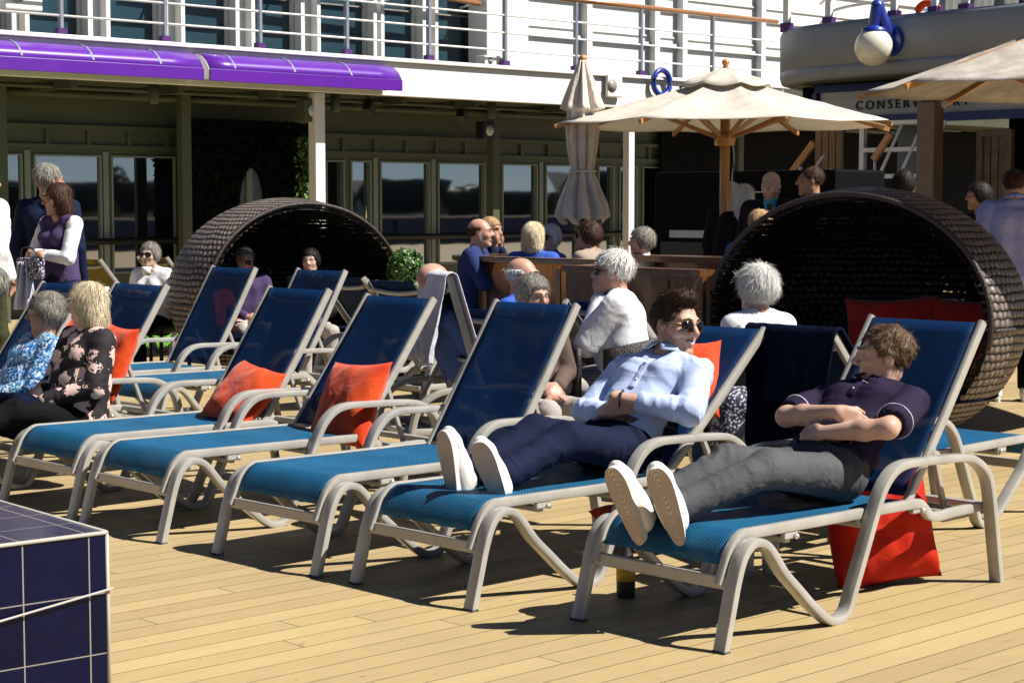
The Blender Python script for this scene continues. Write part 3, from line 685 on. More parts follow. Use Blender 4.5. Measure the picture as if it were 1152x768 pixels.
# black bar cabinet
pC = aty(736, 230, 19.0); pC[2] = 0
cb = thing('bar_cabinet', 'tall black bar cabinet with thin light strips behind the open parasol pole', 'cabinet', pC, BA)
g = MB(); g.box((1.15, .4, .915), (2.3, .8, 1.83)); g.build('carcass', M['dark_panel'], cb, bevel=.02)
g = MB(); g.box((.78, -.01, 1.20), (1.1, .02, .075)); g.build('steel_strip', M['lens'], cb)
for z in (1.62, 1.44): g = MB(); g.box((1.4, -.02, z), (.5, .05, .012)); g.build('shelf', M['lens'], cb)
g = MB()
for k in range(2): g.box((.6 + k * 1.1, -.006, .62), (1.0, .012, 1.0))
g.build('cabinet_door', M['black'], cb, bevel=.004)

# ------------------------------------------------------------------ parasols
def parasol(c, R, zr, za, rot, label, cm, n=8, pole=True, sag=.05):
    t = thing('parasol', label, 'parasol', c, rot, 'open cream parasols'); ns = 6; nr = 12; P = []
    for i in range(n * ns + 1):
        a = 2 * PI * i / (n * ns); f = (i % ns) / ns; fl = math.cos(PI / n) / math.cos((f - .5) * 2 * PI / n)
        dip = math.sin(PI * f); row = []
        for j in range(nr + 1):
            q = .06 + .94 * j / nr; r = R * q * fl
            z = za + (zr - za) * (q ** .92) - sag * dip * math.sin(PI * min(1, q * 1.0)) * .9 - .02 * dip * q + .008 * mn.noise(Vector((a * 6, q * 9, 1)))
            row.append((r * math.cos(a), r * math.sin(a), z))
        P.append(row)
    g = MB(); g.grid(P); g.build('canopy', cm, t, solid=.006)
    P = []
    for i in range(n * 8 + 1):
        a = 2 * PI * i / (n * 8); f = (i % 8) / 8; dip = math.sin(PI * f); row = []
        for j in range(5):
            q = j / 4; r = R * (.03 + .25 * q) * (1 - .05 * dip); row.append((r * math.cos(a), r * math.sin(a), za + .055 - .125 * q ** .9 - .03 * dip * q - (.0 if q < 1 else .02)))
        P.append(row)
    g = MB(); g.grid(P); g.build('vent_cap', cm, t, solid=.006)
    g = MB(); g.lathe((0, 0, za + .03), [(.0, 0), (.03, 0), (.034, .03), (.02, .05), (.036, .075), (.03, .10), (0, .115)], 12); g.build('finial', M['teak'], t)
    if pole: g = MB(); g.tube([(0, 0, 0), (0, 0, za)], .045, n=14); g.build('pole', M['teak'], t); g = MB(); g.lathe((0, 0, zr - .20), [(.04, 0), (.09, .01), (.10, .09), (.075, .12), (.05, .13)], 14); g.lathe((0, 0, 0), [(0, 0), (.34, 0), (.34, .05), (.3, .09), (.06, .1), (.06, .3), (0, .3)], 20); g.build('hub', M['teak'], t)
    for i in range(n):
        a = 2 * PI * i / n; e = V(math.cos(a), math.sin(a), 0)
        g = MB(); g.bar(e * .05 + V(0, 0, za - .06), e * (R + .03) + V(0, 0, zr - .035), .028, .04); r_ = g.build('rib', M['teak'], t)
        g = MB(); g.bar(e * .07 + V(0, 0, zr - .12), e * R * .52 + V(0, 0, za + (zr - za) * .52 - .06), .024, .034); g.build('strut', M['teak'], r_)
    return t
pu = aty(815, 230, 16.6); pu[2] = 0
parasol(pu, 1.55, 2.22, 2.66, R_(12), 'open cream parasol on a varnished wooden pole, centre right above the bar', M['canvas'])
pu2 = aty(1232, 230, 12.6); pu2[2] = 0
parasol(pu2, 1.60, 2.29, 2.84, R_(26), 'greyish canvas parasol cut by the right edge of the picture', M['canvas_grey'])
# cord hanging by the parasol pole
g = MB(); g.tube(spline([(.06, -.03, 2.1), (.08, -.03, 1.9), (.06, -.05, 1.75), (.07, -.03, 1.6)], 4), .006, n=5); o = g.build('pull_cord', M['towel']); o.location = tuple(pu); tag(o, 'thin pale cord hanging beside the wooden parasol pole', 'cord')
# folded parasol
pf = aty(655, 230, 16.4); pf[2] = 0
t = thing('folded_parasol', 'closed beige parasol tied at the waist, standing behind the counter', 'parasol', pf, 0)
k_ = 16.4 / FOC
def zf(py): return CH + (230 - py) * k_
pr = [(70 - 0, 4), (78, 7), (95, 13), (112, 18), (124, 22), (128, 15), (150, 17), (170, 16), (188, 13), (193, 12), (200, 14), (215, 20), (232, 26), (246, 29), (249, 26)]
zz = [zf(a) for a, b in pr]; rr = [b * k_ * .92 for a, b in pr]
P = []; nn_ = 96
for i in range(nn_ + 1):
    a = 2 * PI * i / nn_; row = []
    for j in range(len(pr) * 4 - 3):
        f = j / 4; i0 = min(int(f), len(pr) - 2); f -= i0; z = zz[i0] * (1 - f) + zz[i0 + 1] * f; r = rr[i0] * (1 - f) + rr[i0 + 1] * f
        fold = 1 + .17 * math.cos(8 * a + .5 * math.sin(z * 4)) + .07 * math.cos(16 * a + z * 5 + 1) + .05 * mn.noise(Vector((a * 3, z * 6, 2)))
        row.append((r * fold * math.cos(a), r * fold * math.sin(a), z + .03 * math.cos(8 * a) * (j / 56.)))
    P.append(row)
g = MB(); g.grid(P); g.build('canopy', M['folded_canvas'], t, solid=.006)
g = MB(); g.tube([(math.cos(q) * 14 * k_, math.sin(q) * 14 * k_, zf(193)) for q in np.linspace(0, 2 * PI, 25)[:-1]], .012, closed=True); g.build('tie', M['folded_canvas'], t)
g = MB(); g.lathe((0, 0, zf(71)), [(0, -.02), (.025, 0), (.035, .03), (.02, .055), (0, .06)], 12); g.build('finial', M['teak'], t)
g = MB(); g.tube([(0, 0, 0), (0, 0, zf(240))], .022, n=10); g.lathe((0, 0, 0), [(0, 0), (.28, 0), (.26, .07), (.04, .08), (.04, .25), (0, .25)], 16); g.build('pole', M['frame_dull'], t)

# ------------------------------------------------------------------ woven pods
def pod(c, rad, zc, az, d, label, zs=.62):
    t = thing('woven_pod', label, 'daybed pod', c, 0, 'round woven daybed pods'); a_, b_, h_ = rad
    no = V(math.cos(az), math.sin(az), 0); NU, NV = 150, 84; v0 = math.asin(max(-1, -zc / h_ + .001))
    def uvgrid(rad, zc, off):
        vs = []; uv = []
        for j in range(NV + 1):
            ph = v0 + (PI / 2 - v0) * j / NV
            for i in range(NU):
                th = 2 * PI * i / NU
                vs.append(V((a_ - off) * math.cos(ph) * math.cos(th), (b_ - off) * math.cos(ph) * math.sin(th), zc + (h_ - off) * math.sin(ph))); uv.append((i / NU, j / NV))
        return vs, uv
    for nm, off, m in (('outer_weave', 0, M['wicker']), ('inner_weave', .045, M['wicker_shaded'])):
        vs, uv = uvgrid(rad, zc, off); dd = [float(q @ no) - d * (1 if 1 else 0) for q in vs]; fs = []; uvs = []; used = set()
        for j in range(NV):
            for i in range(NU):
                f = (j * NU + i, j * NU + (i + 1) % NU, (j + 1) * NU + (i + 1) % NU, (j + 1) * NU + i)
                if sum(dd[k] < 0 for k in f) >= 2 or (vs[f[0]][2] < .30 and min(dd[k] for k in f) < .25):
                    fs.append(f); uvs += [(i / NU, j / NV), ((i + 1) / NU, j / NV), ((i + 1) / NU, (j + 1) / NV), (i / NU, (j + 1) / NV)]; used.update(f)
        for k in used:
            if dd[k] > 0: vs[k] = vs[k] - no * dd[k]
        me = bpy.data.meshes.new(nm); me.from_pydata([tuple(q) for q in vs], [], fs); ul = me.uv_layers.new(name='UVMap')
        ul.data.foreach_set('uv', [q for p in uvs for q in p]); me.materials.append(m); me.polygons.foreach_set('use_smooth', [True] * len(fs)); me.update()
        link(bpy.data.objects.new(nm, me), t)
    # rim along the opening
    rim = []; sx = nrm(V(-no[1], no[0], 0)); cx = (no * V(a_, b_, 0)); kk = 1 - (d / np.linalg.norm(V(a_, b_, 0) * no)) ** 2
    for i in range(61):
        th = PI * (-.06 + 1.12 * i / 60); w2 = math.sqrt(kk) * a_; q = no * d + sx * w2 * math.cos(th) + V(0, 0, zc + h_ * math.sqrt(kk) * math.sin(th)); rim.append(q)
    g = MB(); g.tube(rim, .019, n=8); g.build('rim', M['wicker_rim'], t)
    g = MB(); rs = math.cos(math.asin((zs - zc) / h_)) * a_ + .006; pts = [(rs * math.cos(q), rs * math.sin(q), zs) for q in np.linspace(0, 2 * PI, 90)[:-1]]
    seg = [q for q in pts if V(*q) @ no < d]; k0 = next((i for i in range(len(pts)) if V(*pts[i]) @ no < d and V(*pts[i - 1]) @ no >= d), 0); seg = [pts[(k0 + i) % len(pts)] for i in range(len(seg))]
    g.tube(seg, .014, n=6); g.build('seam', M['wicker_rim'], t)
    # seat
    g = MB(); rs2 = math.cos(math.asin((.38 - zc) / h_)) * a_ - .07; pts = []
    for q in np.linspace(0, 2 * PI, 64)[:-1]:
        p = V(rs2 * math.cos(q), rs2 * math.sin(q), 0); ex = p @ no - (d + .22)
        if ex > 0: p = p - no * ex
        pts.append(p)
    n = len(pts); g.add([p + V(0, 0, .26) for p in pts] + [p + V(0, 0, .40) for p in pts] + [p * .94 + V(0, 0, .43) for p in pts], [tuple(range(2 * n, 3 * n))] + [(i, (i + 1) % n, n + (i + 1) % n, n + i) for i in range(n)] + [(n + i, n + (i + 1) % n, 2 * n + (i + 1) % n, 2 * n + i) for i in range(n)])
    g.build('seat_cushion', M['navy_cloth'], t)
    g = MB(); g.box((0, 0, .13), (1.0, 1.0, .24)); g.build('base', M['wicker_rim'], t)
    return t
def pillow(name, c, w, h, th, Mx, m, label, group=None, seed=0, crease=1.):
    n = 22; P = []; top = []; bot = []
    for i in range(n + 1):
        for j in range(n + 1):
            x = i / n * 2 - 1; y = j / n * 2 - 1
            k = (1 - abs(x) ** 3.2) ** .55 * (1 - abs(y) ** 3.2) ** .55
            pinch = 1 - .08 * (1 - abs(y) ** 2) * abs(x) ** 3; pinch2 = 1 - .08 * (1 - abs(x) ** 2) * abs(y) ** 3
            nz = mn.noise(Vector((x * 1.6 + seed, y * 1.6, 1))) * .22 + mn.noise(Vector((x * 4 + seed, y * 2.2, 5))) * .13 * crease
            rd = math.hypot(x, y); wr = .05 * math.sin(9 * math.atan2(y, x) + seed) * max(0, rd - .4) * crease
            for s_, L_ in ((1, top), (-1, bot)): L_.append(V(x * w / 2 * pinch, y * h / 2 * pinch2, s_ * k * th / 2 * (1 + nz * (1 if s_ > 0 else .4) + wr) + s_ * .002))
    g = MB(); vs = [Mx @ q for q in top + bot]; m_ = (n + 1) ** 2; fs = []
    for i in range(n):
        for j in range(n):
            a = i * (n + 1) + j; f = (a, a + n + 1, a + n + 2, a + 1); fs.append(f); fs.append(tuple(m_ + q for q in f[::-1]))
    ed = [i * (n + 1) for i in range(n + 1)] + [n * (n + 1) + j for j in range(1, n + 1)] + [i * (n + 1) + n for i in range(n - 1, -1, -1)] + [j for j in range(n - 1, 0, -1)]
    for i in range(len(ed)): a, b = ed[i], ed[(i + 1) % len(ed)]; fs.append((b, a, m_ + a, m_ + b))
    g.add(vs, fs, True); o = g.build(name, m); o.location = tuple(map(float, c)); tag(o, label, 'cushion', group); return o
podR = aty(975, 230, 12.1); podR[2] = 0; aR_ = math.atan2(-.83, -.56)
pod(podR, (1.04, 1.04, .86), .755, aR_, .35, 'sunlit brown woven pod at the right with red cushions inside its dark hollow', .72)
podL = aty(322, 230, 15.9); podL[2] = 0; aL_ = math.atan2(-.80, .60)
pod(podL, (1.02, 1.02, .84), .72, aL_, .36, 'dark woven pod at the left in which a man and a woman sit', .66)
def face_M(az, tilt=0, roll=0):   # pillow plane: x right, y up, normal towards azimuth az
    nn = V(math.cos(az) * math.cos(tilt), math.sin(az) * math.cos(tilt), math.sin(tilt)); x = nrm(np.cross(V(0, 0, 1), nn)); y = np.cross(nn, x)
    return np.stack([x, y, nn], 1) @ rotz(roll)
pin = lambda px, py, Y: aty(px, py, Y)
pillow('cushion', pin(1003, 385, 12.15), .62, .62, .18, face_M(aR_ + .25, .25, .05), M['red_dark'], 'large deep red cushion in the right pod, left of the other', 'red cushions in the right pod', 1)
pillow('cushion', pin(1075, 385, 12.0), .58, .60, .18, face_M(aR_ - .1, .25, -.05), M['red_dark'], 'deep red cushion in the right pod, nearest the sunlit rim', 'red cushions in the right pod', 2)
pillow('cushion', pin(244, 345, 15.6), .50, .50, .16, face_M(aL_, .25, .2), M['red'], 'red cushion beside the man in the left pod, glimpsed through a lounger sling', None, 4)

# ------------------------------------------------------------------ blue tiled plinth
H = .55; PT = at(120, 598, H); PT[2] = 0
TA = UA - R_(3)
def tilebox():
    t = thing('tiled_plinth', 'glossy dark blue tiled plinth with pale grout in the near left corner', 'plinth', PT, TA)
    Lx, Ly, tw, th = -2.6, 2.0, .205, .178
    vs = []; fs = []; uv = []
    def quad(a, b, c, d, uvs): n = len(vs); vs.extend([a, b, c, d]); fs.append((n, n + 1, n + 2, n + 3)); uv.extend(uvs)
    oz = H / th
    quad((Lx, 0, 0), (0, 0, 0), (0, 0, H), (Lx, 0, H), [(Lx / tw + .28, -oz), (.28, -oz), (.28, 0), (Lx / tw + .28, 0)])
    quad((0, 0, 0), (0, Ly, 0), (0, Ly, H), (0, 0, H), [(0, -oz), (Ly / tw, -oz), (Ly / tw, 0), (0, 0)])
    quad((Lx, 0, H), (0, 0, H), (0, Ly, H), (Lx, Ly, H), [(Lx / tw + .28, 0), (.28, 0), (.28, Ly / tw), (Lx / tw + .28, Ly / tw)])
    quad((0, Ly, 0), (Lx, Ly, 0), (Lx, Ly, H), (0, Ly, H), [(0, -oz), (9, -oz), (9, 0), (0, 0)])
    me = bpy.data.meshes.new('tiling'); me.from_pydata(vs, [], fs); ul = me.uv_layers.new(name='UVMap'); ul.data.foreach_set('uv', [q for p in uv for q in p]); me.materials.append(M['tiles']); me.update(); link(bpy.data.objects.new('tiling', me), t)
    g = MB(); g.tube([(Lx, -.001, H - .001), (.0, -.001, H - .001)], .006, n=8); g.tube([(0, 0, H - .006), (0, 0, .003)], .006, n=6); g.tube([(0, 0, H - .001), (0, Ly, H - .001)], .006, n=6); g.build('edge_trim', M['grout_trim'], t)
    g = MB(); g.tube([(-1.2, -.012, H - .305 - .02), (.012, -.012, H - .165)], .0035, n=6); g.build('white_cord', M['grout_trim'], t)
tilebox()

# ------------------------------------------------------------------ green turf patch and bush
g = MB(); q0 = at(160, 397, 0); q0[2] = .004; g.box((.2, .3, .01), (2.8, 3.0, .02)); rg = np.random.default_rng(9)
for i in range(5000):
    x, y = rg.random(2) * (2.8, 3.0) - (1.2, 1.2); d = rg.normal(size=2) * .012; e = rg.normal(size=2); e /= np.linalg.norm(e) * 200; g.add([(x - e[0], y - e[1], .02), (x + e[0], y + e[1], .02), (x + d[0], y + d[1], .045)], [(0, 1, 2)])
q0 = at(172, 386, 0) - V(.3, -.2, 0)
o = g.build('grass', M['turf']); o.location = tuple(q0 + V(0, 0, .004)); o.rotation_euler = (0, 0, UA); tag(o, 'bright green artificial turf between the left loungers and the left pod', 'turf', kind='stuff')
bp = aty(457, 303, 15.6); t = thing('round_bush', 'small round clipped green bush right of the left pod', 'bush', (bp[0], bp[1], 0))
leafball((0, 0, bp[2] - .03), .165, 2400, .035, 2, 1.25).build('foliage', M['leaf'], t)
g = MB(); g.lathe((0, 0, 0), [(0, 0), (.15, 0), (.2, .5), (.19, .5), (0, .47)], 18); g.build('pot', M['dark_wood'], t); g = MB(); g.tube([(0, 0, .4), (0, 0, bp[2] - .1)], .025); g.build('stem', M['bark'], t)
# ------------------------------------------------------------------ sun loungers
# side profile surveyed from the nearest lounger; local x foot->head, y to the sitter's right, z up
LEG = spline([(0, .0, 0), (.035, 0, .13), (.066, 0, .24), (.10, 0, .315), (.150, 0, .352), (.205, 0, .346), (.25, 0, .312), (.318, 0, .231), (.40, 0, .160), (.481, 0, .090), (.57, 0, .026), (.615, 0, .013), (.660, 0, .016), (.695, 0, .045), (.72, 0, .10), (.755, 0, .17), (.793, 0, .25), (.865, 0, .40), (.905, 0, .465), (.965, 0, .515), (1.04, 0, .535), (1.15, 0, .535), (1.42, 0, .525), (1.51, 0, .505), (1.585, 0, .455), (1.622, 0, .385), (1.66, 0, .20), (1.698, 0, 0)], 3)
RAIL = spline([(.045, 0, .215), (.07, 0, .27), (.10, 0, .33), (.155, 0, .372), (.25, 0, .375), (.74, 0, .370), (1.16, 0, .367), (1.23, 0, .352), (1.28, 0, .312), (1.34, 0, .300), (1.45, 0, .304), (1.64, 0, .305)], 3)
def sling_sheet(path, w, sag, n=14):
    P = []; L_ = np.concatenate([[0], np.cumsum([np.linalg.norm(path[i + 1] - path[i]) for i in range(len(path) - 1)])]); tot = L_[-1]
    for i, q in enumerate(path):
        t = nrm(path[min(i + 1, len(path) - 1)] - path[max(i - 1, 0)]); up = V(-t[2], 0, t[0]); f = L_[i] / tot
        P.append([q + V(0, (j / n * 2 - 1) * w, 0) - up * sag(f) * (1 - (j / n * 2 - 1) ** 2) for j in range(n + 1)])
    return P
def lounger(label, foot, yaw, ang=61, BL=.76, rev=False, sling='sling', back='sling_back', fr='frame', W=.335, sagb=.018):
    t = thing('sun_lounger', label, 'sun lounger', foot, R_(yaw), 'blue sling sun loungers')
    F = M[fr]; prof = rrect(.054, .030, .006)
    for s_ in (-1, 1):
        g = MB(); g.sweep([q + V(0, s_ * W, 0) for q in LEG], prof, fix=(0, 1, 0)); g.build('leg_frame', F, t, crisp=38)
        g = MB(); g.sweep([q + V(0, s_ * (W - .046), 0) for q in RAIL], rrect(.030, .038, .006), fix=(0, 1, 0)); g.build('bed_rail', F, t, crisp=38)
        for x in (.42, .86, 1.20):
            g = MB(); g.box((x, s_ * (W - .046), .343), (.075, .022, .030)); o = g.build('bracket', F, t, bevel=.006)
            g = MB(); g.tube([(x + .02, s_ * (W - .034), .337), (x + .02, s_ * (W - .022), .337)], .010, n=10); g.build('bolt', M['bolt'], o)
        g = MB(); g.box((0, s_ * W, .004), (.034, .054, .008)); g.build('foot_cap', M['rubber'], t)
    for x, z, h, w_ in ((.058, .225, .046, .024), (.42, .325, .024, .03), (.86, .325, .024, .03), (1.66, .305, .028, .045)):
        g = MB(); g.box((x, 0, z), (w_, 2 * W - (.050 if x in (.058, 1.66) else .10), h)); g.build('cross_bar', F, t, bevel=.006)
    g = MB(); g.box((1.50, 0, .275), (.14, 2 * W - .12, .02)); g.box((1.42, 0, .285), (.02, 2 * W - .12, .04)); g.build('ratchet_plate', M['frame_dull'], t, bevel=.004)
    a = R_(ang); d = V(math.cos(a), 0, math.sin(a)); p = V(1.185, 0, .385); up = V(-math.sin(a), 0, math.cos(a))
    g = MB(); bedp = [q for q in RAIL if .066 < q[0] < 1.17 and q[2] > .262]; bedp = [q + V(0, 0, .010) for q in bedp]
    g.grid(sling_sheet(bedp, W - .058, lambda f: .004 + .016 * math.sin(PI * max(0, (f - .18) / .82)) if f > .18 else .003)); g.build('bed_sling', M[sling], t, solid=.004)
    bt = thing_child('backrest', t)
    top = p + d * BL
    for s_ in (-1, 1):
        g = MB(); y = s_ * (W - .072); g.sweep([p + V(0, y, 0) - d * .02, p + d * BL * .5 + V(0, y, 0) - up * .006, top + V(0, y, 0) + d * .012], rrect(.026, .040, .008), fix=(0, 1, 0)); g.build('side_rail', F, bt, crisp=38)
        g = MB(); A = p + d * .30 + V(0, s_ * (W - .12), 0) - up * .03; B = V(1.50 if ang > 50 else 1.58, s_ * (W - .12), .30); g.bar(A, B, .022, .022); g.build('strut', F, bt, bevel=.004)
    g = MB(); cb = []
    for k in range(13):
        f = k / 12 * 2 - 1; cb.append(top - d * (.055 + .028 * (1 - f * f)) + V(0, f * (W - .085), 0) - up * .012)
    g.sweep(cb, rrect(.030, .022, .006), up=tuple(up)); g.build('top_bar', F, bt)
    g = MB(); g.bar(p + d * .30 + V(0, -(W - .085), 0) - up * .022, p + d * .30 + V(0, W - .085, 0) - up * .022, .02, .02); g.build('back_bar', F, bt)
    path = [p + d * (BL * k / 14) for k in range(15)]
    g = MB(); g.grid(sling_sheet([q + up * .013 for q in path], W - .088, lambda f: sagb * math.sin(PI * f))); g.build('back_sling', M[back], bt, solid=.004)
    return t
def thing_child(name, parent):
    o = bpy.data.objects.new(name, None); link(o, parent); o.empty_display_size = .1; return o
def foot_from(px, py, yaw): a = R_(yaw); return at(px, py) + .335 * V(-math.sin(a), math.cos(a), 0)
LG = {}
def frame_of(k):
    o = LG[k]; a = o.rotation_euler[2]; return V(*o.location), V(math.cos(a), math.sin(a), 0), V(-math.sin(a), math.cos(a), 0)
def lw(k, s, v, z): O_, d, n = frame_of(k); return O_ + d * s + n * v + V(0, 0, z)
LG['L5'] = lounger('nearest lounger at the right, on which the man in the purple polo shirt lies', foot_from(811, 734, 43.4), 43.4, 53, .80)
LG['L4'] = lounger('lounger carrying the man in sunglasses and pale blue shirt', foot_from(529, 686.5, 44), 44, 41.5, .845)
LG['L3'] = lounger('empty lounger in front, no cushion, by the sunglasses man\'s shoes', foot_from(355, 648.5, 45), 45, 56, .772)
LG['L2'] = lounger('empty lounger with a square red cushion, second from the tiled plinth', foot_from(181, 611, 43), 43, 53.5, .787)
LG['L1'] = lounger('empty lounger with a slouched orange red cushion, closest to the tiled plinth', foot_from(80, 585.6, 43.5), 43.5, 57, .775)
LG['L0'] = lounger('lounger on which the woman in the floral jacket sits', (-3.30, 9.42, 0), 43.5, 57, .775)
LG['Lm'] = lounger('lounger at the left edge holding the woman in the blue sequinned top', (-3.92, 10.12, 0), 43.5, 55)
# second row
def by_top(lx, rx, y, z, yaw, ang, BL=.76, rev=False):
    """foot position from where the middle of the backrest's top edge stands"""
    p = at((lx + rx) / 2, y, z); a = R_(yaw); s = 1.185 + math.cos(R_(ang)) * BL
    return (p[0] - math.cos(a) * s, p[1] - math.sin(a) * s, 0)
ZT = lambda ang, BL=.76: .385 + math.sin(R_(ang)) * BL
LG['B1'] = lounger('lounger behind the floral woman whose dark back shows a faint red cushion through it', by_top(238, 288, 302, ZT(60), 43, 60), 43, 60)
LG['B2'] = lounger('lounger in front of the dark haired woman\'s face in the left pod', by_top(331, 392, 305, ZT(60), 43, 60), 43, 60)
RV = 43.5 + 180
LG['R1'] = lounger('small lounger facing away, with a dark blue back, right below the left pod opening', by_top(363, 405, 313, ZT(50), RV, 50), RV, 50, fr='frame', back='sling_back')
LG['R2'] = lounger('lounger facing away just in front of the round bush', by_top(423, 458, 318, ZT(52), RV, 52), RV, 52)
LG['R3'] = lounger('lounger facing away with a lilac white towel over its back', by_top(476, 504, 311, ZT(73), 199, 73), 199, 73)
LG['R4'] = lounger('lounger facing away, half hidden by the empty lounger without cushion', by_top(510, 568, 350, ZT(42), RV, 42), RV, 42)
LG['R5'] = lounger('lounger facing away between the woman in glasses and the sunglasses man', by_top(641, 706, 342, ZT(46), RV, 46), RV, 46)
LG['R6'] = lounger('lounger facing away under a draped navy jacket, its bed running out at the right edge', by_top(838, 928, 375, .94, RV, 47), RV, 47)

# cushions
def cush(k, s, v, z, w, h, th, tilt, roll, label, m=None, seed=0, yawoff=0.):
    O_, d, n = frame_of(k); az = math.atan2(-d[1], -d[0]) + yawoff
    return pillow('cushion', lw(k, s, v, z), w, h, th, face_M(az, R_(tilt), R_(roll)), m or M['red'], label, 'red scatter cushions on the loungers', seed)
cush('L1', 1.17, -.09, .50, .44, .38, .15, 42, -8, 'slouched orange red cushion on the lounger closest to the tiled plinth', seed=3)
cush('L2', 1.24, -.10, .51, .44, .46, .14, 28, 4, 'square red cushion half in sun on the lounger second from the tiled plinth', seed=5)
cush('L4', 1.54, -.11, .74, .22, .40, .10, 38, 6, 'bright orange red cushion behind the shoulder of the sunglasses man', seed=7, yawoff=.5)
cush('L0', 1.30, -.16, .62, .34, .44, .13, 22, -4, 'red cushion standing behind the floral woman\'s back', seed=9)
cush('Lm', 1.50, -.15, .74, .36, .36, .12, 40, 4, 'red cushion corner behind the shoulder of the sequinned woman', seed=11)
# the red cushion standing on the deck under the nearest lounger
pillow('cushion', lw('L5', 1.34, -.02, .225), .46, .48, .24, face_M(R_(43.4 - 90 - 28), .20, .13), M['red_deep'], 'large red cushion standing on the deck beneath the purple polo man\'s lounger', 'red scatter cushions on the loungers', 15)
pillow('cushion', lw('L4', 1.42, .10, .10), .36, .30, .12, face_M(R_(43.4 - 90 - 20), 1.2, .1), M['red'], 'red cushion lying on the deck beneath the sunglasses man\'s lounger', 'red scatter cushions on the loungers', 17)

# bottle, cups
bp = at(704, 671); t = thing('bottle', 'black bottle with a yellow label standing on the deck below the nearest lounger', 'bottle', bp)
g = MB(); g.lathe((0, 0, 0), [(0, 0), (.034, 0), (.036, .01), (.036, .13), (.028, .165), (.013, .19), (.013, .235), (0, .235)], 20); g.build('glass_body', M['black'], t)
g = MB(); g.lathe((0, 0, 0), [(.0368, .065), (.0368, .125)], 20); g.build('label', plain('yellow_label', (.75, .45, .03), .5), t, solid=.001)
for i, (x, y) in enumerate(((839, 647), (866, 645))):
    t = thing('tumbler', ['cream plastic beaker on the deck under the nearest lounger, left one', 'cream plastic beaker on the deck under the nearest lounger, right one'][i], 'beaker', at(x, y), 0, 'cream beakers under the lounger')
    g = MB(); g.lathe((0, 0, 0), [(0, 0), (.030, 0), (.038, .155), (.035, .155), (.028, .01), (0, .01)], 20); g.build('cup', M['canvas'] if 0 else plain('cream_cup', (.75, .70, .58), .4), t)

# draped cloths: over the top edge of a lounger back
def drape(k, ang, BL, v0, v1, front, rear, m, name, label, cat, seed=0, amp=.02, flare=.0, th=.006):
    a = R_(ang); d = V(math.cos(a), 0, math.sin(a)); p = V(1.185, 0, .385) + d * BL; up = V(-math.sin(a), 0, math.cos(a)); P = []; nf = 16; nr_ = 30
    pts = [p - d * (front * (1 - i / nf)) + up * .035 for i in range(nf)] + [p + d * .03 * math.sin(q) + up * .035 * math.cos(q) for q in np.linspace(0, PI, 7)]
    e = pts[-1]; pts += [e + V(.012 * i / nr_ * 3, 0, -rear * i / nr_) for i in range(1, nr_ + 1)]
    for i, q in enumerate(pts):
        row = []; hang = max(0, (i - nf - 5) / nr_)
        for j in range(37):
            f = j / 36; y = v0 + (v1 - v0) * f; y = (y - (v0 + v1) / 2) * (1 - flare * hang) + (v0 + v1) / 2
            w_ = amp * (.25 + hang) * (math.sin(f * 19 + seed + hang * 2) * .7 + .8 * mn.noise(Vector((f * 5, i * .06, seed))))
            dz = -.06 * hang * mn.noise(Vector((f * 3, 2, seed + 4)))
            row.append(q + V(abs(w_) * 1.6 if i > nf + 4 else 0, y - q[1] + .3 * w_, dz + (abs(w_) * .4 if i <= nf + 4 else 0)))
        P.append(row)
    g = MB(); g.grid(P); o = g.build(name, m, solid=th); o.location = LG[k].location; o.rotation_euler = LG[k].rotation_euler; tag(o, label, cat); return o
drape('R3', 73, .76, -.20, .30, .40, .44, M['towel'], 'towel', 'lilac white towel hanging over the lounger back beside the bald man', 'towel', 3, .03, .25)
drape('R6', 47, .76, -.20, .29, .20, .62, M['navy_cloth'], 'jacket', 'dark navy jacket draped over a lounger back between the two reclining men', 'jacket', 8, .03, .3, .012)
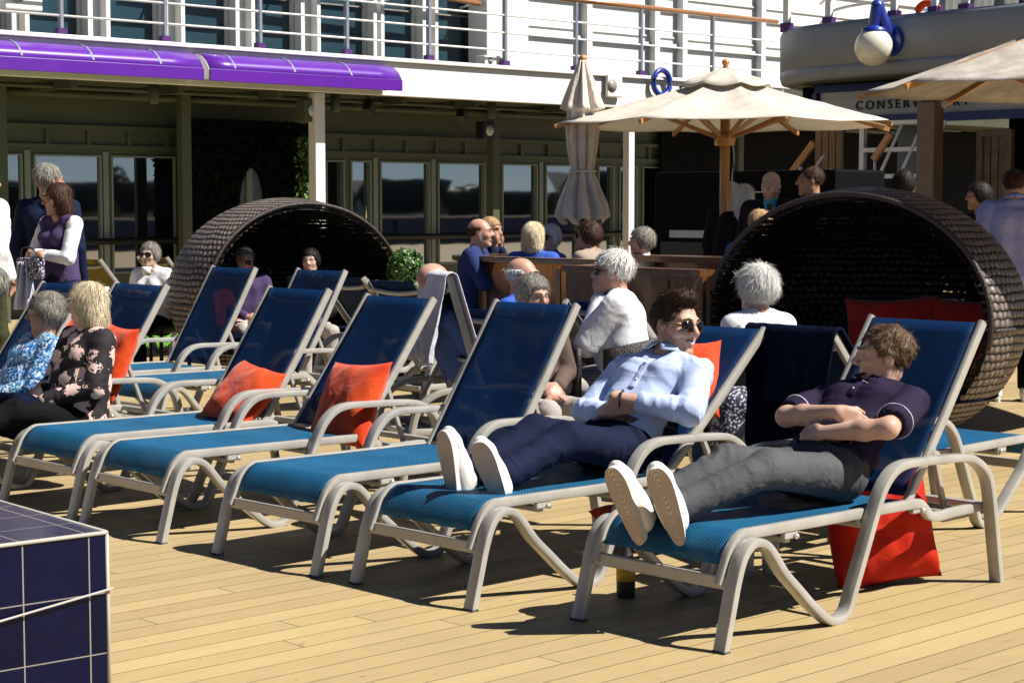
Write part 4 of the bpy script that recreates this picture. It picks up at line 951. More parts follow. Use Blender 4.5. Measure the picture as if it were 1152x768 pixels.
# ------------------------------------------------------------------ organic modelling: signed distances blended on a grid, meshed with surface nets
def _h(i, j, k):
    n = (i * 374761393 + j * 668265263 + k * 1274126177) & 0xffffffff; n = ((n ^ (n >> 13)) * 1274126177) & 0xffffffff
    return ((n ^ (n >> 16)) & 0xffff) / 32767.5 - 1
def vnoise(P):
    P = np.asarray(P, float); F = np.floor(P).astype(np.int64); f = P - F; f = f * f * (3 - 2 * f); r = 0
    for a in (0, 1):
        for b in (0, 1):
            for c in (0, 1):
                r = r + _h(F[:, 0] + a, F[:, 1] + b, F[:, 2] + c) * (f[:, 0] if a else 1 - f[:, 0]) * (f[:, 1] if b else 1 - f[:, 1]) * (f[:, 2] if c else 1 - f[:, 2])
    return r
class Sdf:
    def __init__(s, res): s.res = res; s.p = []
    def cone(s, a, b, ra, rb, k=.02, op=1, sq=None): s.p.append(('c', V(*a), V(*b), ra, rb, k, op, sq)); return s
    def ell(s, c, r, Mx=None, k=.02, op=1):
        r = V(*r) if hasattr(r, '__len__') else V(r, r, r); s.p.append(('e', V(*c), r, Mx, None, k, op, None)); return s
    def fn(s, f): s.p.append(('f', f)); return s
    def mesh(s):
        res = s.res; lo = V(9e9, 9e9, 9e9); hi = -lo
        for q in s.p:
            if q[0] == 'f': continue
            if q[0] == 'c': m = max(q[3], q[4]); l = np.minimum(q[1], q[2]) - m; h = np.maximum(q[1], q[2]) + m
            else: m = q[2].max(); l = q[1] - m; h = q[1] + m
            if q[6] > 0: lo = np.minimum(lo, l); hi = np.maximum(hi, h)
        lo -= 3 * res; n = np.ceil((hi - lo) / res).astype(int) + 4; G = np.full(n, .5, np.float32)
        ax = [lo[i] + res * np.arange(n[i]) for i in range(3)]
        for q in s.p:
            if q[0] == 'f':
                idx = np.argwhere(np.abs(G) < res * 4); i = idx.T; G[i[0], i[1], i[2]] = q[1](lo + idx * res, G[i[0], i[1], i[2]]); continue
            if q[0] == 'c': m = max(q[3], q[4]) + q[5] + 3 * res; l = np.minimum(q[1], q[2]) - m; h = np.maximum(q[1], q[2]) + m
            else: m = q[2].max() + q[5] + 3 * res; l = q[1] - m; h = q[1] + m
            a = np.clip(((l - lo) / res).astype(int), 0, n); b = np.clip(((h - lo) / res).astype(int) + 1, 0, n)
            if (b <= a).any(): continue
            X = ax[0][a[0]:b[0], None, None]; Y = ax[1][None, a[1]:b[1], None]; Z = ax[2][None, None, a[2]:b[2]]
            if q[0] == 'c':
                A, B = q[1], q[2]; sc = 1
                px, py, pz = X - A[0], Y - A[1], Z - A[2]; d = B - A
                if q[7] is not None:
                    nn, f = q[7]; t0 = (px * nn[0] + py * nn[1] + pz * nn[2]) * (f - 1); px = px + nn[0] * t0; py = py + nn[1] * t0; pz = pz + nn[2] * t0
                    d = d + nn * (d @ nn) * (f - 1); sc = 1 / max(f, 1) ** .5
                t = np.clip((px * d[0] + py * d[1] + pz * d[2]) / (d @ d + 1e-12), 0, 1)
                D = (np.sqrt((px - d[0] * t) ** 2 + (py - d[1] * t) ** 2 + (pz - d[2] * t) ** 2) - (q[3] + (q[4] - q[3]) * t)) * sc
            else:
                C, r, Mx = q[1], q[2], q[3]; px, py, pz = X - C[0], Y - C[1], Z - C[2]
                if Mx is not None: px, py, pz = [px * Mx[0, i] + py * Mx[1, i] + pz * Mx[2, i] for i in range(3)]
                k0 = np.sqrt((px / r[0]) ** 2 + (py / r[1]) ** 2 + (pz / r[2]) ** 2); k1 = np.sqrt((px / r[0] ** 2) ** 2 + (py / r[1] ** 2) ** 2 + (pz / r[2] ** 2) ** 2)
                D = k0 * (k0 - 1) / np.maximum(k1, 1e-6)
            g = G[a[0]:b[0], a[1]:b[1], a[2]:b[2]]; k = q[5] + 1e-6
            if q[6] > 0: h_ = np.maximum(k - np.abs(g - D), 0) / k; g[...] = np.minimum(g, D) - h_ * h_ * k * .25
            else: D = -D; h_ = np.maximum(k - np.abs(g - D), 0) / k; g[...] = np.maximum(g, D) + h_ * h_ * k * .25
        ins = G < 0; c = np.zeros(tuple(n - 1), np.int8)
        for i in (0, 1):
            for j in (0, 1):
                for k in (0, 1): c += ins[i:n[0] - 1 + i, j:n[1] - 1 + j, k:n[2] - 1 + k]
        act = (c > 0) & (c < 8); idx = np.argwhere(act); ID = np.full(act.shape, -1, np.int32); ID[act] = np.arange(len(idx))
        pos = np.zeros((len(idx), 3)); cnt = np.zeros(len(idx))
        cor = [(i, j, k) for i in (0, 1) for j in (0, 1) for k in (0, 1)]
        for a in cor:
            for b in cor:
                if sum(abs(x - y) for x, y in zip(a, b)) == 1 and a < b:
                    va = G[idx[:, 0] + a[0], idx[:, 1] + a[1], idx[:, 2] + a[2]]; vb = G[idx[:, 0] + b[0], idx[:, 1] + b[1], idx[:, 2] + b[2]]
                    m = (va < 0) != (vb < 0); t = np.where(m, va / np.where(m, va - vb, 1), 0)
                    pos[m] += (V(*a) + (V(*b) - V(*a)) * t[:, None])[m]; cnt[m] += 1
        pos = (pos / cnt[:, None] + idx) * res + lo; F = []
        for ax_ in range(3):
            o = [0, 0, 0]; o[ax_] = 1; A = ins[:n[0] - o[0], :n[1] - o[1], :n[2] - o[2]]; B = ins[o[0]:, o[1]:, o[2]:]
            e = np.argwhere(A != B); u, v = [(1, 2), (2, 0), (0, 1)][ax_]; e = e[(e[:, u] > 0) & (e[:, v] > 0) & (e[:, u] < n[u] - 1) & (e[:, v] < n[v] - 1)]
            fl = A[tuple(e.T)]; du = np.eye(3, dtype=int)[u]; dv = np.eye(3, dtype=int)[v]
            q = np.stack([ID[tuple((e - du - dv).T)], ID[tuple((e - dv).T)], ID[tuple(e.T)], ID[tuple((e - du).T)]], 1); q[~fl] = q[~fl][:, ::-1]; F.append(q)
        return pos, np.concatenate(F)
def vnormals(P, F):
    n = np.cross(P[F[:, 2]] - P[F[:, 0]], P[F[:, 3]] - P[F[:, 1]]); N = np.zeros_like(P)
    for i in range(4): np.add.at(N, F[:, i], n)
    return N / (np.linalg.norm(N, axis=1)[:, None] + 1e-12)
def relax(P, F, it=1, lam=.5):
    for _ in range(it):
        A = np.zeros_like(P); c = np.zeros(len(P))
        for i in range(4): np.add.at(A, F[:, i], P[F[:, (i + 1) % 4]] + P[F[:, i - 1]]); np.add.at(c, F[:, i], 2)
        P = P * (1 - lam) + lam * A / np.maximum(c, 1)[:, None]
    return P
def nmesh(name, P, F, m, parent):
    me = bpy.data.meshes.new(name); me.vertices.add(len(P)); me.vertices.foreach_set('co', np.asarray(P, np.float32).ravel())
    nf = len(F); k = F.shape[1]; me.loops.add(nf * k); me.loops.foreach_set('vertex_index', F.astype(np.int32).ravel()); me.polygons.add(nf)
    me.polygons.foreach_set('loop_start', np.arange(0, nf * k, k, dtype=np.int32)); me.polygons.foreach_set('use_smooth', np.ones(nf, bool)); me.update(calc_edges=True); me.validate()
    me.materials.append(m); o = bpy.data.objects.new(name, me); link(o, parent); return o
def folds(P, F, limbs, amp, seed=0, freq=26):
    """cloth folds running round each limb, strongest near its ends"""
    N = vnormals(P, F); best = np.full(len(P), 9.); D = np.zeros(len(P)); 
    for a, b, r, wgt in limbs:
        a, b = V(*a), V(*b); d = b - a; L_ = np.linalg.norm(d); dn = d / L_; t = np.clip((P - a) @ dn / L_, -.1, 1.1); q = a + np.outer(t, d); rad = P - q; dist = np.linalg.norm(rad, axis=1) / r
        Q = rad * 6.5 + np.outer(t * L_ * freq, dn) + seed; n1 = vnoise(Q + vnoise(P * 7 + seed)[:, None] * 1.4); n2 = vnoise(Q * 2.1 + 5)
        f = (1 - 2.2 * np.abs(n1)) * .75 + (1 - 2 * np.abs(n2)) * .16; end = .35 + .65 * np.clip(np.abs(t - .5) * 2, 0, 1) ** 1.5
        m = dist < best; best = np.where(m, dist, best); D = np.where(m, f * end * wgt, D)
    return P + N * (D * amp)[:, None]

# ------------------------------------------------------------------ people materials
def mk_skin(name, c, red=.12):
    n = NT(name); co_ = n.coord(); f = n.noise(co_, 14, 4); g_ = n.noise(co_, 160, 2)
    a = (c[0] * .92, c[1] * .80, c[2] * .76); n.P(col=n.ramp(f, [(.35, a), (.65, c)]), rough=.48, sss=.0, spec=.4); n.bump(n.math('ADD', n.math('MULTIPLY', g_, .15), f), .12, .006); return n.m
SK = {'fair': mk_skin('fair_skin', (.56, .36, .27)), 'pale': mk_skin('pale_skin', (.62, .43, .34)), 'tan': mk_skin('tanned_skin', (.42, .24, .155)), 'ruddy': mk_skin('ruddy_skin', (.54, .31, .23))}
def mk_hair(name, a, b):
    n = NT(name); f = n.noise(n.coord(scale=(1, 1, .35)), 130, 3, .6); h = n.noise(n.coord(), 12, 3)
    n.P(col=n.ramp(n.math('ADD', n.math('MULTIPLY', f, .7), n.math('MULTIPLY', h, .3)), [(.38, a), (.62, b)]), rough=.62, spec=.3); n.bump(f, .6, .004); return n.m
HR = {'brown': mk_hair('brown_hair', (.018, .009, .004), (.075, .036, .016)), 'light_brown': mk_hair('light_brown_hair', (.05, .028, .014), (.17, .10, .05)), 'black': mk_hair('black_hair', (.004, .003, .003), (.02, .014, .01)),
      'grey': mk_hair('grey_hair', (.10, .09, .075), (.36, .33, .28)), 'white': mk_hair('white_hair', (.60, .58, .53), (.88, .86, .81)), 'blond': mk_hair('blond_hair', (.50, .38, .20), (.85, .74, .52)), 'chestnut': mk_hair('chestnut_hair', (.02, .008, .004), (.09, .035, .018)), 'sandy': mk_hair('sandy_hair', (.35, .20, .10), (.6, .38, .2))}
CL = {}
def cloth(key, col, **k): CL[key] = fabric(key, col, **k); return CL[key]
cloth('sky_blue_shirt', (.50, .60, .88), rough=.75, weave=1200, wr=.22, fold=9, var=.06, sheen=.1)
cloth('purple_polo', (.024, .016, .042), weave=1400, wr=.22, fold=9, var=.15); cloth('navy_trousers', (.010, .014, .040), weave=1400, wr=.25, fold=10, var=.2)
cloth('white_top', (.80, .80, .82), var=.04); cloth('cream_top', (.72, .68, .60), var=.05); cloth('blue_top', (.10, .17, .48), var=.1); cloth('royal_top', (.05, .12, .50), var=.1)
cloth('steel_top', (.03, .045, .14), var=.1); cloth('navy_top', (.012, .018, .05), var=.2); cloth('black_top', (.014, .014, .020), var=.2); cloth('violet_shirt', (.50, .50, .86), var=.06); cloth('beige_top', (.36, .28, .22), var=.1); cloth('mauve_top', (.075, .05, .12), var=.2); cloth('denim', (.05, .09, .20), var=.3); cloth('olive_cloth', (.05, .055, .025), var=.3)
cloth('light_trousers', (.42, .38, .35), var=.1); cloth('black_trousers', (.006, .006, .007), var=.2)
def mk_pattern(name, kind):
    n = NT(name); c = n.coord()
    if kind == 'floral':
        w_ = n.noise(c, 9, 3); mp = n.new('VectorMath', operation='ADD'); n.l.new(c, mp.inputs[0]); cx = n.new('CombineXYZ'); n.l.new(n.math('MULTIPLY', w_, .06), cx.inputs[0]); n.l.new(n.math('MULTIPLY', n.noise(c, 11, 3), .06), cx.inputs[1]); n.l.new(cx.outputs[0], mp.inputs[1])
        v = n.new('TexVoronoi'); n.l.new(mp.outputs[0], v.inputs['Vector']); v.inputs['Scale'].default_value = 11
        pet = n.math('SINE', n.math('MULTIPLY', n.noise(c, 34, 2), 22)); d = n.math('ADD', v.outputs[0], n.math('MULTIPLY', pet, .09)); m = n.math('LESS_THAN', d, .40)
        n.P(col=n.mix(m, (.012, .007, .009), n.mix(n.noise(c, 40, 2), (.70, .42, .36), (.80, .62, .54))), rough=.8)
    if kind == 'sequin':
        v = n.new('TexVoronoi'); n.l.new(c, v.inputs['Vector']); v.inputs['Scale'].default_value = 85; w_ = n.new('TexWhiteNoise', noise_dimensions='3D'); n.l.new(v.outputs[1], w_.inputs['Vector'])
        n.P(col=n.ramp(w_.outputs[0], [(0, (.01, .03, .12)), (.35, (.03, .12, .40)), (.6, (.10, .35, .60)), (.85, (.45, .62, .66)), (.95, (.7, .7, .62))]), rough=.35, spec=.7); n.bump(v.outputs[0], .4, .004)
    if kind == 'zebra':
        x_ = n.noise(c, 7, 2, .4, 2.2); n.P(col=n.mix(n.math('GREATER_THAN', n.math('SINE', n.math('MULTIPLY', x_, 60)), 0), (.02, .018, .016), (.60, .54, .44)), rough=.8)
    if kind == 'spots':
        v = n.new('TexVoronoi'); n.l.new(c, v.inputs['Vector']); v.inputs['Scale'].default_value = 70; n.P(col=n.mix(n.math('LESS_THAN', v.outputs[0], .40), (.03, .025, .06), (.55, .55, .62)), rough=.7)
    if kind == 'stripe':
        x, y, z = sep(n, c); n.P(col=n.mix(n.math('GREATER_THAN', n.math('SINE', n.math('MULTIPLY', n.math('ADD', x, z), 260)), .1), (.14, .10, .10), (.55, .48, .45)), rough=.7)
    CL[name] = n.m
mk_pattern('floral_jacket', 'floral'); mk_pattern('sequin_top', 'sequin'); mk_pattern('zebra_top', 'zebra'); mk_pattern('spotted_top', 'spots'); mk_pattern('striped_cloth', 'stripe')
def mk_jeans():
    n = NT('grey_jeans'); c = n.coord(); f = n.noise(c, 6, 4); w_ = n.noise(c, 420, 2)
    n.P(col=n.mix(n.math('MULTIPLY', w_, .5), n.ramp(f, [(.35, (.022, .024, .029)), (.65, (.062, .064, .070))]), (.09, .09, .094)), rough=.85); n.bump(n.math('ADD', n.noise(c, 16, 3, .5, 1.5), n.math('MULTIPLY', w_, .05)), .35, .02); return n.m
CL['grey_jeans'] = mk_jeans()
M['shoe'] = plain('white_leather', (.80, .78, .74), .4, var=.04, bump=.2, bscale=60); M['sole'] = None
def mk_sole():
    n = NT('rubber_sole'); c = n.coord('UV'); x, y, z = sep(n, c)
    def rings(cx, cy, sc): dx = n.math('SUBTRACT', x, cx); dy = n.math('SUBTRACT', y, cy); d = n.math('SQRT', n.math('ADD', n.math('MULTIPLY', dx, dx), n.math('MULTIPLY', dy, dy))); return d
    a = rings(.5, .70, 1); b = rings(.5, .20, 1); d = n.math('MINIMUM', a, n.math('MULTIPLY', b, 1.4)); s_ = n.math('SINE', n.math('MULTIPLY', d, 95))
    n.P(col=n.mix(n.math('MULTIPLY_ADD', s_, .5, .5), (.42, .33, .26), (.60, .50, .42)), rough=.7); n.bump(s_, .6, .004); return n.m
M['sole'] = mk_sole(); M['sole_grey'] = plain('grey_sole', (.42, .35, .31), .7, var=.15, bump=.4, bscale=90)
M['lip'] = plain('lips', (.50, .16, .13), .4); M['eye_white'] = plain('eye_white', (.32, .30, .28), .4); M['iris'] = plain('iris', (.03, .02, .012), .15); M['teeth'] = plain('teeth', (.8, .78, .7), .3); M['gold'] = plain('gold_rim', (.30, .19, .08), .35, metal=.8); M['stubble'] = mk_skin('stubble_skin', (.40, .25, .185)); M['lanyard'] = plain('lanyard', (.02, .25, .40), .5)

# ------------------------------------------------------------------ figure builder
def basis(fwd, up=(0, 0, 1)):
    y = nrm(fwd); x = nrm(np.cross(y, up)); return np.stack([x, y, np.cross(x, y)], 1)
HL = {  # hairline height by depth (y), for each cut
 'short': ([-.12, -.085, -.06, -.035, -.015, .0, .018, .030, .05, .075, .10], [-.075, -.072, -.055, -.02, .012, .00, -.022, .02, .050, .074, .078]),
 'bob': ([-.14, .0, .025, .045, .06, .08, .11], [-.150, -.150, -.12, -.03, .045, .062, .066]),
 'wavy': ([-.14, .0, .020, .040, .06, .08, .11], [-.100, -.085, -.05, .0, .050, .066, .070]),
 'fringe': ([-.12, -.085, -.05, -.02, .0, .02, .03], [-.07, -.065, -.05, .0, .02, .05, .2])}
HL['long'] = ([-.14, .0, .025, .045, .06, .08, .11], [-.28, -.26, -.22, -.08, .045, .064, .068])
def head_prims(B, C, Mh, h, fine, fem):
    w = lambda x, y, z: C + Mh @ (V(x, y, z) * h)
    e = lambda c, r, k=.02, op=1: B.ell(w(*c), V(*r) * h, Mh, k * h, op)
    c_ = lambda a, b, ra, rb, k=.02, op=1: B.cone(w(*a), w(*b), ra * h, rb * h, k * h, op)
    jw = .92 if fem else 1
    e((0, -.018, .035), (.074, .092, .080)); e((0, .018, -.022), (.063 * jw, .072, .084), .03)
    for s in (-1, 1):
        c_((s * .047 * jw, -.002, -.055), (s * .016, .064, -.098), .021, .015, .03); e((s * .040, .058, -.020), (.022, .022, .018), .025)
        c_((s * .012, .086, .028), (s * .044, .070, .028), .010, .009, .016)
        if fine: e((s * .031, .099, .010), (.015, .012, .0095), .010, -1)
        e((s * .077, -.010, -.004), (.009, .019, .030), .008)
        if fine: e((s * .088, -.004, .0), (.006, .010, .018), .006, -1)
        e((s * .0115, .099, -.026), (.0085, .010, .008), .008)
    e((0, .072, -.100), (.018, .016, .014), .02)
    c_((0, .084, .020), (0, .112, -.019), .008, .0115, .010)
    c_((-.018, .083, -.056), (.018, .083, -.056), .0065, .0065, .008); c_((-.015, .082, -.067), (.015, .082, -.067), .007, .007, .007)
    if fine: c_((-.019, .092, -.0615), (.019, .092, -.0615), .0022, .0022, .004, -1)
def hair_mesh(C, Mh, h, style, res, vol, quiff=0, seed=0, curl=0):
    B = Sdf(res); w = lambda x, y, z: C + Mh @ (V(x, y, z) * h); e = lambda c, r, k=.03: B.ell(w(*c), V(*r) * h, Mh, k * h)
    v = vol; e((0, -.020, .038), (.077 + v, .094 + v, .082 + v))
    if style in ('bob', 'long'): e((0, -.028, -.03), (.086 + v, .080 + v, .095)); e((0, -.04, -.09), (.080 + v, .062 + v, .06))
    if style == 'long': e((0, -.055, -.17), (.082 + v * .6, .045 + v, .11))
    if style == 'wavy': e((0, -.03, .0), (.082 + v, .082 + v, .080))
    if quiff: e((0, .035, .105 + quiff * .2), (.055, .045, .020 + quiff * .4), .02); e((.01, .0, .115 + quiff * .15), (.055, .06, .018 + quiff * .2), .03)
    ys, zs = HL[style]
    def cut(P, g):
        q = (P - C) @ Mh / h; zl = np.interp(q[:, 1], ys, zs)
        if style == 'short': zl = np.where(np.abs(q[:, 0]) < .045, np.maximum(zl, np.interp(q[:, 1], [.0, .03, .06], [-.2, .04, .075])), zl)
        n = vnoise(q * V(60, 60, 26) + seed) * .5 + vnoise(q * V(130, 130, 50) + seed) * .25
        if curl: n = vnoise(q * 46 + seed) * 1.0 + vnoise(q * 90) * .4
        g = g + n * h * (.0032 + curl) ; zl = zl + vnoise(q * 55 + seed) * .006
        face = .060 if style in ('bob', 'long', 'wavy') else 9
        inn = 1 - (q[:, 0] / .066) ** 2 - ((q[:, 1] - .085) / .06) ** 2 - ((q[:, 2] + .035) / .095) ** 2
        c = (zl - q[:, 2]) * h * .8
        if style in ('bob', 'long', 'wavy'): c = np.maximum(c, inn * .03)
        if style == 'fringe': c = np.maximum(c, (q[:, 2] - .045) * h)
        return np.maximum(g, c)
    B.fn(cut); return B.mesh()
def tufts(P, F, C, Mh, h, n, L_, wd, seed, lift=.35, quiff=False, curl=0, trand=.22):
    rg = np.random.default_rng(seed); N = vnormals(P, F); q = (P - C) @ Mh / h; ok = np.flatnonzero(((N @ Mh)[:, 2] > -.75))
    if len(ok) == 0: return None
    i = rg.choice(ok, n); p = P[i]; nn = N[i]; cr = C + Mh @ (V(.012, -.045, .12) * h); fl = p - cr; fl /= np.linalg.norm(fl, axis=1)[:, None] + 1e-9
    dn = -Mh[:, 2]; ql = q[i]; low = np.clip((.05 - ql[:, 2]) / .06, 0, 1)[:, None]; fl = fl * (1 - low) + dn * low
    if quiff: fr = np.clip((ql[:, 1] - .0) / .06, 0, 1)[:, None] * np.clip((ql[:, 2] - .05) / .03, 0, 1)[:, None]; fl = fl * (1 - fr) + fr * (Mh[:, 2] * .9 + Mh[:, 0] * .25 + Mh[:, 1] * .15)
    fl = fl - nn * (fl * nn).sum(1)[:, None]; fl = fl + rg.normal(size=fl.shape) * (trand + curl); fl /= np.linalg.norm(fl, axis=1)[:, None] + 1e-9
    d = fl + nn * lift * rg.random((n, 1)); L = L_ * h * (.5 + rg.random((n, 1))); sd_ = np.cross(fl, nn); sd_ /= np.linalg.norm(sd_, axis=1)[:, None] + 1e-9; w_ = wd * h
    p0 = p - nn * .002; m = p0 + d * L * .5 + nn * L * .10; t = p0 + fl * L + nn * (L * .05)
    Vv = np.concatenate([p0 - sd_ * w_, p0 + sd_ * w_, m + sd_ * w_ * .7, m - sd_ * w_ * .7, t + sd_ * w_ * .12, t - sd_ * w_ * .12]); k = np.arange(n)
    return Vv, np.concatenate([np.stack([k, k + n, k + 2 * n, k + 3 * n], 1), np.stack([k + 3 * n, k + 2 * n, k + 4 * n, k + 5 * n], 1)])
def hand(B, w, d, pn, curl, side, sc=1., fine=True):
    d = nrm(d); pn = nrm(pn - d * (pn @ d)); sx = np.cross(d, pn) * side; r = sc
    if not fine:
        B.cone(w, w + d * .09 * r, .028 * r, .030 * r, .02, sq=(pn, 1.7)); B.cone(w + d * .09 * r, w + (d * .95 + pn * curl * .6) * .15 * r, .028 * r, .016 * r, .02, sq=(pn, 1.7)); B.cone(w + d * .03 * r, w + (d * .7 + sx * .6) * .09 * r, .014 * r, .010 * r, .01); return
    for i, f in enumerate((-1.5, -.5, .5, 1.5)):
        kn = w + d * (.088 - .006 * abs(f - .5)) * r + sx * f * -.0200 * r; B.cone(w + d * .012 * r + sx * f * -.012 * r, kn, .0165 * r, .0118 * r, .014)
        p = kn; dd = d; L_ = (.036, .042, .039, .030)[i] * r
        for j in range(3):
            a = curl * (.75, .95, .6)[j]; dd = nrm(dd * math.cos(a) + pn * math.sin(a)); q = p + dd * L_ * (1, .72, .55)[j]; B.cone(p, q, (.0102 - .0009 * j) * r, (.0094 - .0010 * j) * r, .004); p = q
    t0 = w + d * .026 * r + sx * .024 * r; t1 = t0 + nrm(d * .75 + sx * .55 + pn * .35) * .042 * r; t2 = t1 + nrm(d * .9 + sx * .1 + pn * (.3 + curl * .4)) * .034 * r
    B.cone(t0, t1, .0155 * r, .0118 * r, .012); B.cone(t1, t2, .0112 * r, .0092 * r, .004)
def person(label, root, rz, J, o, group=None):
    """J: joints in the local frame; o: looks"""
    t = thing('person', label, 'person', root, rz, group); fine = o.get('fine', False); res = o.get('res', .012); k = o.get('k', 1.); fat = o.get('fat', 1.); fem = o.get('fem', False)
    J = {a: V(*b) for a, b in J.items()}; P_, N_, SL, SR = J['pelvis'], J['neck'], J['shL'], J['shR']; sx = nrm(SR - SL); axis = nrm(N_ - P_); fr = nrm(np.cross(axis, sx)); fr = -fr if fr @ J.get('front', V(0, 1, 0)) < 0 else fr
    C = J['head']; hf = nrm(J['hf']); Mh = basis(hf, J.get('hup', V(0, 0, 1))); h = k * o.get('hs', 1.)
    mid = P_ + (N_ - P_) * .42; ch = P_ + (N_ - P_) * .74; bd = .098 * k * fat
    def torso(B, inf, kk=.05, low=True):
        for s, S_ in ((-1, SL), (1, SR)):
            if low: B.cone(P_ + sx * s * .075 * k, mid + sx * s * .058 * k * fat, bd + inf + .012 * k, bd * .92 + inf, kk)
            B.cone(mid + sx * s * .058 * k * fat, ch + sx * s * .072 * k, bd * .92 + inf, bd * .95 + inf, kk)
            Si = S_ - sx * s * .035 * k; B.cone(ch + sx * s * .075 * k, Si - axis * .03 * k, bd * .88 + inf, .058 * k + inf, kk); B.cone(Si, N_ - axis * .01 * k + sx * s * .03 * k, .052 * k + inf, .046 * k + inf, kk * .8)
        if fat > 1.05: B.ell(mid + fr * .05 * k - axis * .02, V(.13, .10, .13) * k * fat + inf, basis(fr, axis), .06)
        if fem:
            for s in (-1, 1): B.ell(ch + sx * s * .075 * k + fr * (.078) * k - axis * .02 * k, (.058 * k + inf,) * 3, None, .035)
    # skin
    B = Sdf(res); head_prims(B, C, Mh, h, fine, fem)
    B.cone(C + Mh @ (V(0, -.025, -.055) * h), N_ - axis * .01, .050 * k * (1.08 if not fem else .92) * fat ** .5, .056 * k, .03); torso(B, -.014 * k)
    sl = o.get('sleeve', 'long'); limbs = []
    for s, x in ((-1, 'L'), (1, 'R')):
        S_, E_, W_ = J['sh' + x], J['el' + x], J['wr' + x]
        B.cone(S_, E_, .050 * k * fat ** .5, .041 * k, .03); B.cone(E_, E_ + (W_ - E_) * .35, .040 * k, .041 * k, .02); B.cone(E_ + (W_ - E_) * .35, W_, .041 * k, .027 * k, .02)
        hd = J.get('hd' + x, nrm(W_ - E_)); pn = J.get('pn' + x, nrm(V(0, 0, -1) + .01)); hand(B, W_, hd, pn, o.get('curl', .5), s * (1 if o.get('tflip', 0) == 0 else -1), k * .98, fine)
        limbs.append((S_, E_, .06, .9)); limbs.append((E_, W_, .05, 1))
    for x in 'LR':
        H_, K_, A_ = J['hip' + x], J['kn' + x], J['an' + x]; B.cone(H_, K_, .078 * k, .052 * k, .03); B.cone(K_, K_ + (A_ - K_) * .3, .050 * k, .050 * k, .02); B.cone(K_ + (A_ - K_) * .3, A_, .050 * k, .034 * k, .02); B.ell(A_, .036 * k, None, .02)
    P, F = B.mesh(); body = nmesh('body', P, F, SK[o.get('skin', 'fair')], t)
    # top
    inf = o.get('inf', .012) * k; tr = max(res, .008) if fine else res; B = Sdf(tr * (.9 if fine else 1)); torso(B, inf * .6)
    for s, x in ((-1, 'L'), (1, 'R')):
        S_, E_, W_ = J['sh' + x], J['el' + x], J['wr' + x]
        if sl == 'none': B.ell(S_, .055 * k, None, .03); continue
        f = {'long': 1., 'short': .72, 'rolled': 1., 'half': 1.0}[sl]; e = S_ + (E_ - S_) * f; B.cone(S_, e, .058 * k * fat ** .5 + inf * .6, .050 * k + inf + (.006 if sl == 'short' else 0), o.get('armk', .025))
        if sl in ('long', 'rolled', 'half'): f2 = {'long': .97, 'rolled': o.get('roll', .55), 'half': .25}[sl]; B.cone(E_, E_ + (W_ - E_) * f2, .046 * k + inf, .034 * k + inf * (.6 if sl == 'long' else 1.0), o.get('fk', .012))
    nk = o.get('neckhole', .062); B.cone(C + Mh @ (V(0, -.01, -.10) * h), N_ + axis * .01 + fr * .015, nk * k * .92, nk * k * .85, .012, -1)
    if o.get('vneck'): B.cone(N_ + fr * .07 * k, N_ - axis * .11 * k + fr * .13 * k, .040 * k, .010 * k, .01, -1)
    if sl != 'none':
        for s, x in ((-1, 'L'), (1, 'R')):   # open cuffs so the arm shows inside them
            S_, E_, W_ = J['sh' + x], J['el' + x], J['wr' + x]
            if sl == 'short': e = S_ + (E_ - S_) * .72; B.cone(e, e + (E_ - S_) * .3, .049 * k, .049 * k, .004, -1)
    P, F = B.mesh(); ax2 = nrm(N_ - P_); P = folds(P, F, limbs + [(P_, N_, .13, .75)], o.get('famp', .0045), o.get('seed', 1), 22); nmesh(o.get('topname', 'shirt'), relax(P, F, 1, .3), F, CL[o['top']], t)
    if o.get('collar'):
        g = MB(); pts = []; rr_ = .066 * k; nb = C + Mh @ (V(0, -.025, -.055) * h); up = nrm(nrm(nb - N_) + axis * .6); cc = N_ + (nb - N_) * o.get('ct', .62)
        for s in (-1, 1):
            row = []
            for i in range(12):
                a = R_(12 + 168 * i / 11); dirv = fr * math.cos(a) + sx * s * math.sin(a); dirv = nrm(dirv - up * (dirv @ up)); b0 = cc + dirv * rr_ * (1.0 + .08 * math.cos(a)) - up * (.022 * math.cos(a) + .004); top_ = b0 + up * .024 * k - dirv * .003; out_ = b0 + dirv * (.028) * k - up * (.022 + .026 * max(0, math.cos(a))) * k
                row.append([b0 - up * .012, top_, out_])
            g.grid(row)
        co_ = g.build('collar', CL[o['collar']], t, solid=.005, sub=1)
        if o.get('piping'):
            g2 = MB()
            for q0 in (0, 12): g2.tube([V(*g.v[(q0 + i) * 3 + 2]) for i in range(12)], .0022, n=6)
            g2.build('piping', M['towel'], co_)
    if o.get('placket'):
        a0, a1, nb_ = o['placket']; Ps = relax(P, F, 2); pts = []
        for a in np.linspace(a0, a1, 10):
            q = Ps - N_; m_ = (np.abs(q @ sx) < .014) & (np.abs(q @ axis - a) < .012)
            if m_.any(): v_ = Ps[m_]; pts.append(v_[np.argmax((v_ - N_) @ fr)])
        if len(pts) > 3:
            pts = [N_ + axis * ((q - N_) @ axis) + fr * ((q - N_) @ fr + .0015) for q in pts]; g = MB(); g.sweep(spline(pts, 3), rrect(.030, .005, .002), up=tuple(fr)); pk = g.build('placket', CL[o['top']], t)
            for i in range(nb_): q = pts[1 + int(i * (len(pts) - 2) / max(1, nb_ - .5))] + fr * .004; g = MB(); g.ell(q, V(.0055, .0055, .003), basis(sx, fr), 10, 6); g.build('button', M['towel'], pk)
    # trousers
    B = Sdf(tr); ti = .014 * k; lim = []
    for s in (-1, 1): B.cone(P_ + sx * s * .07 * k, P_ + axis * .07 * k + sx * s * .06 * k, bd + .022 * k, bd + .012 * k, .05)
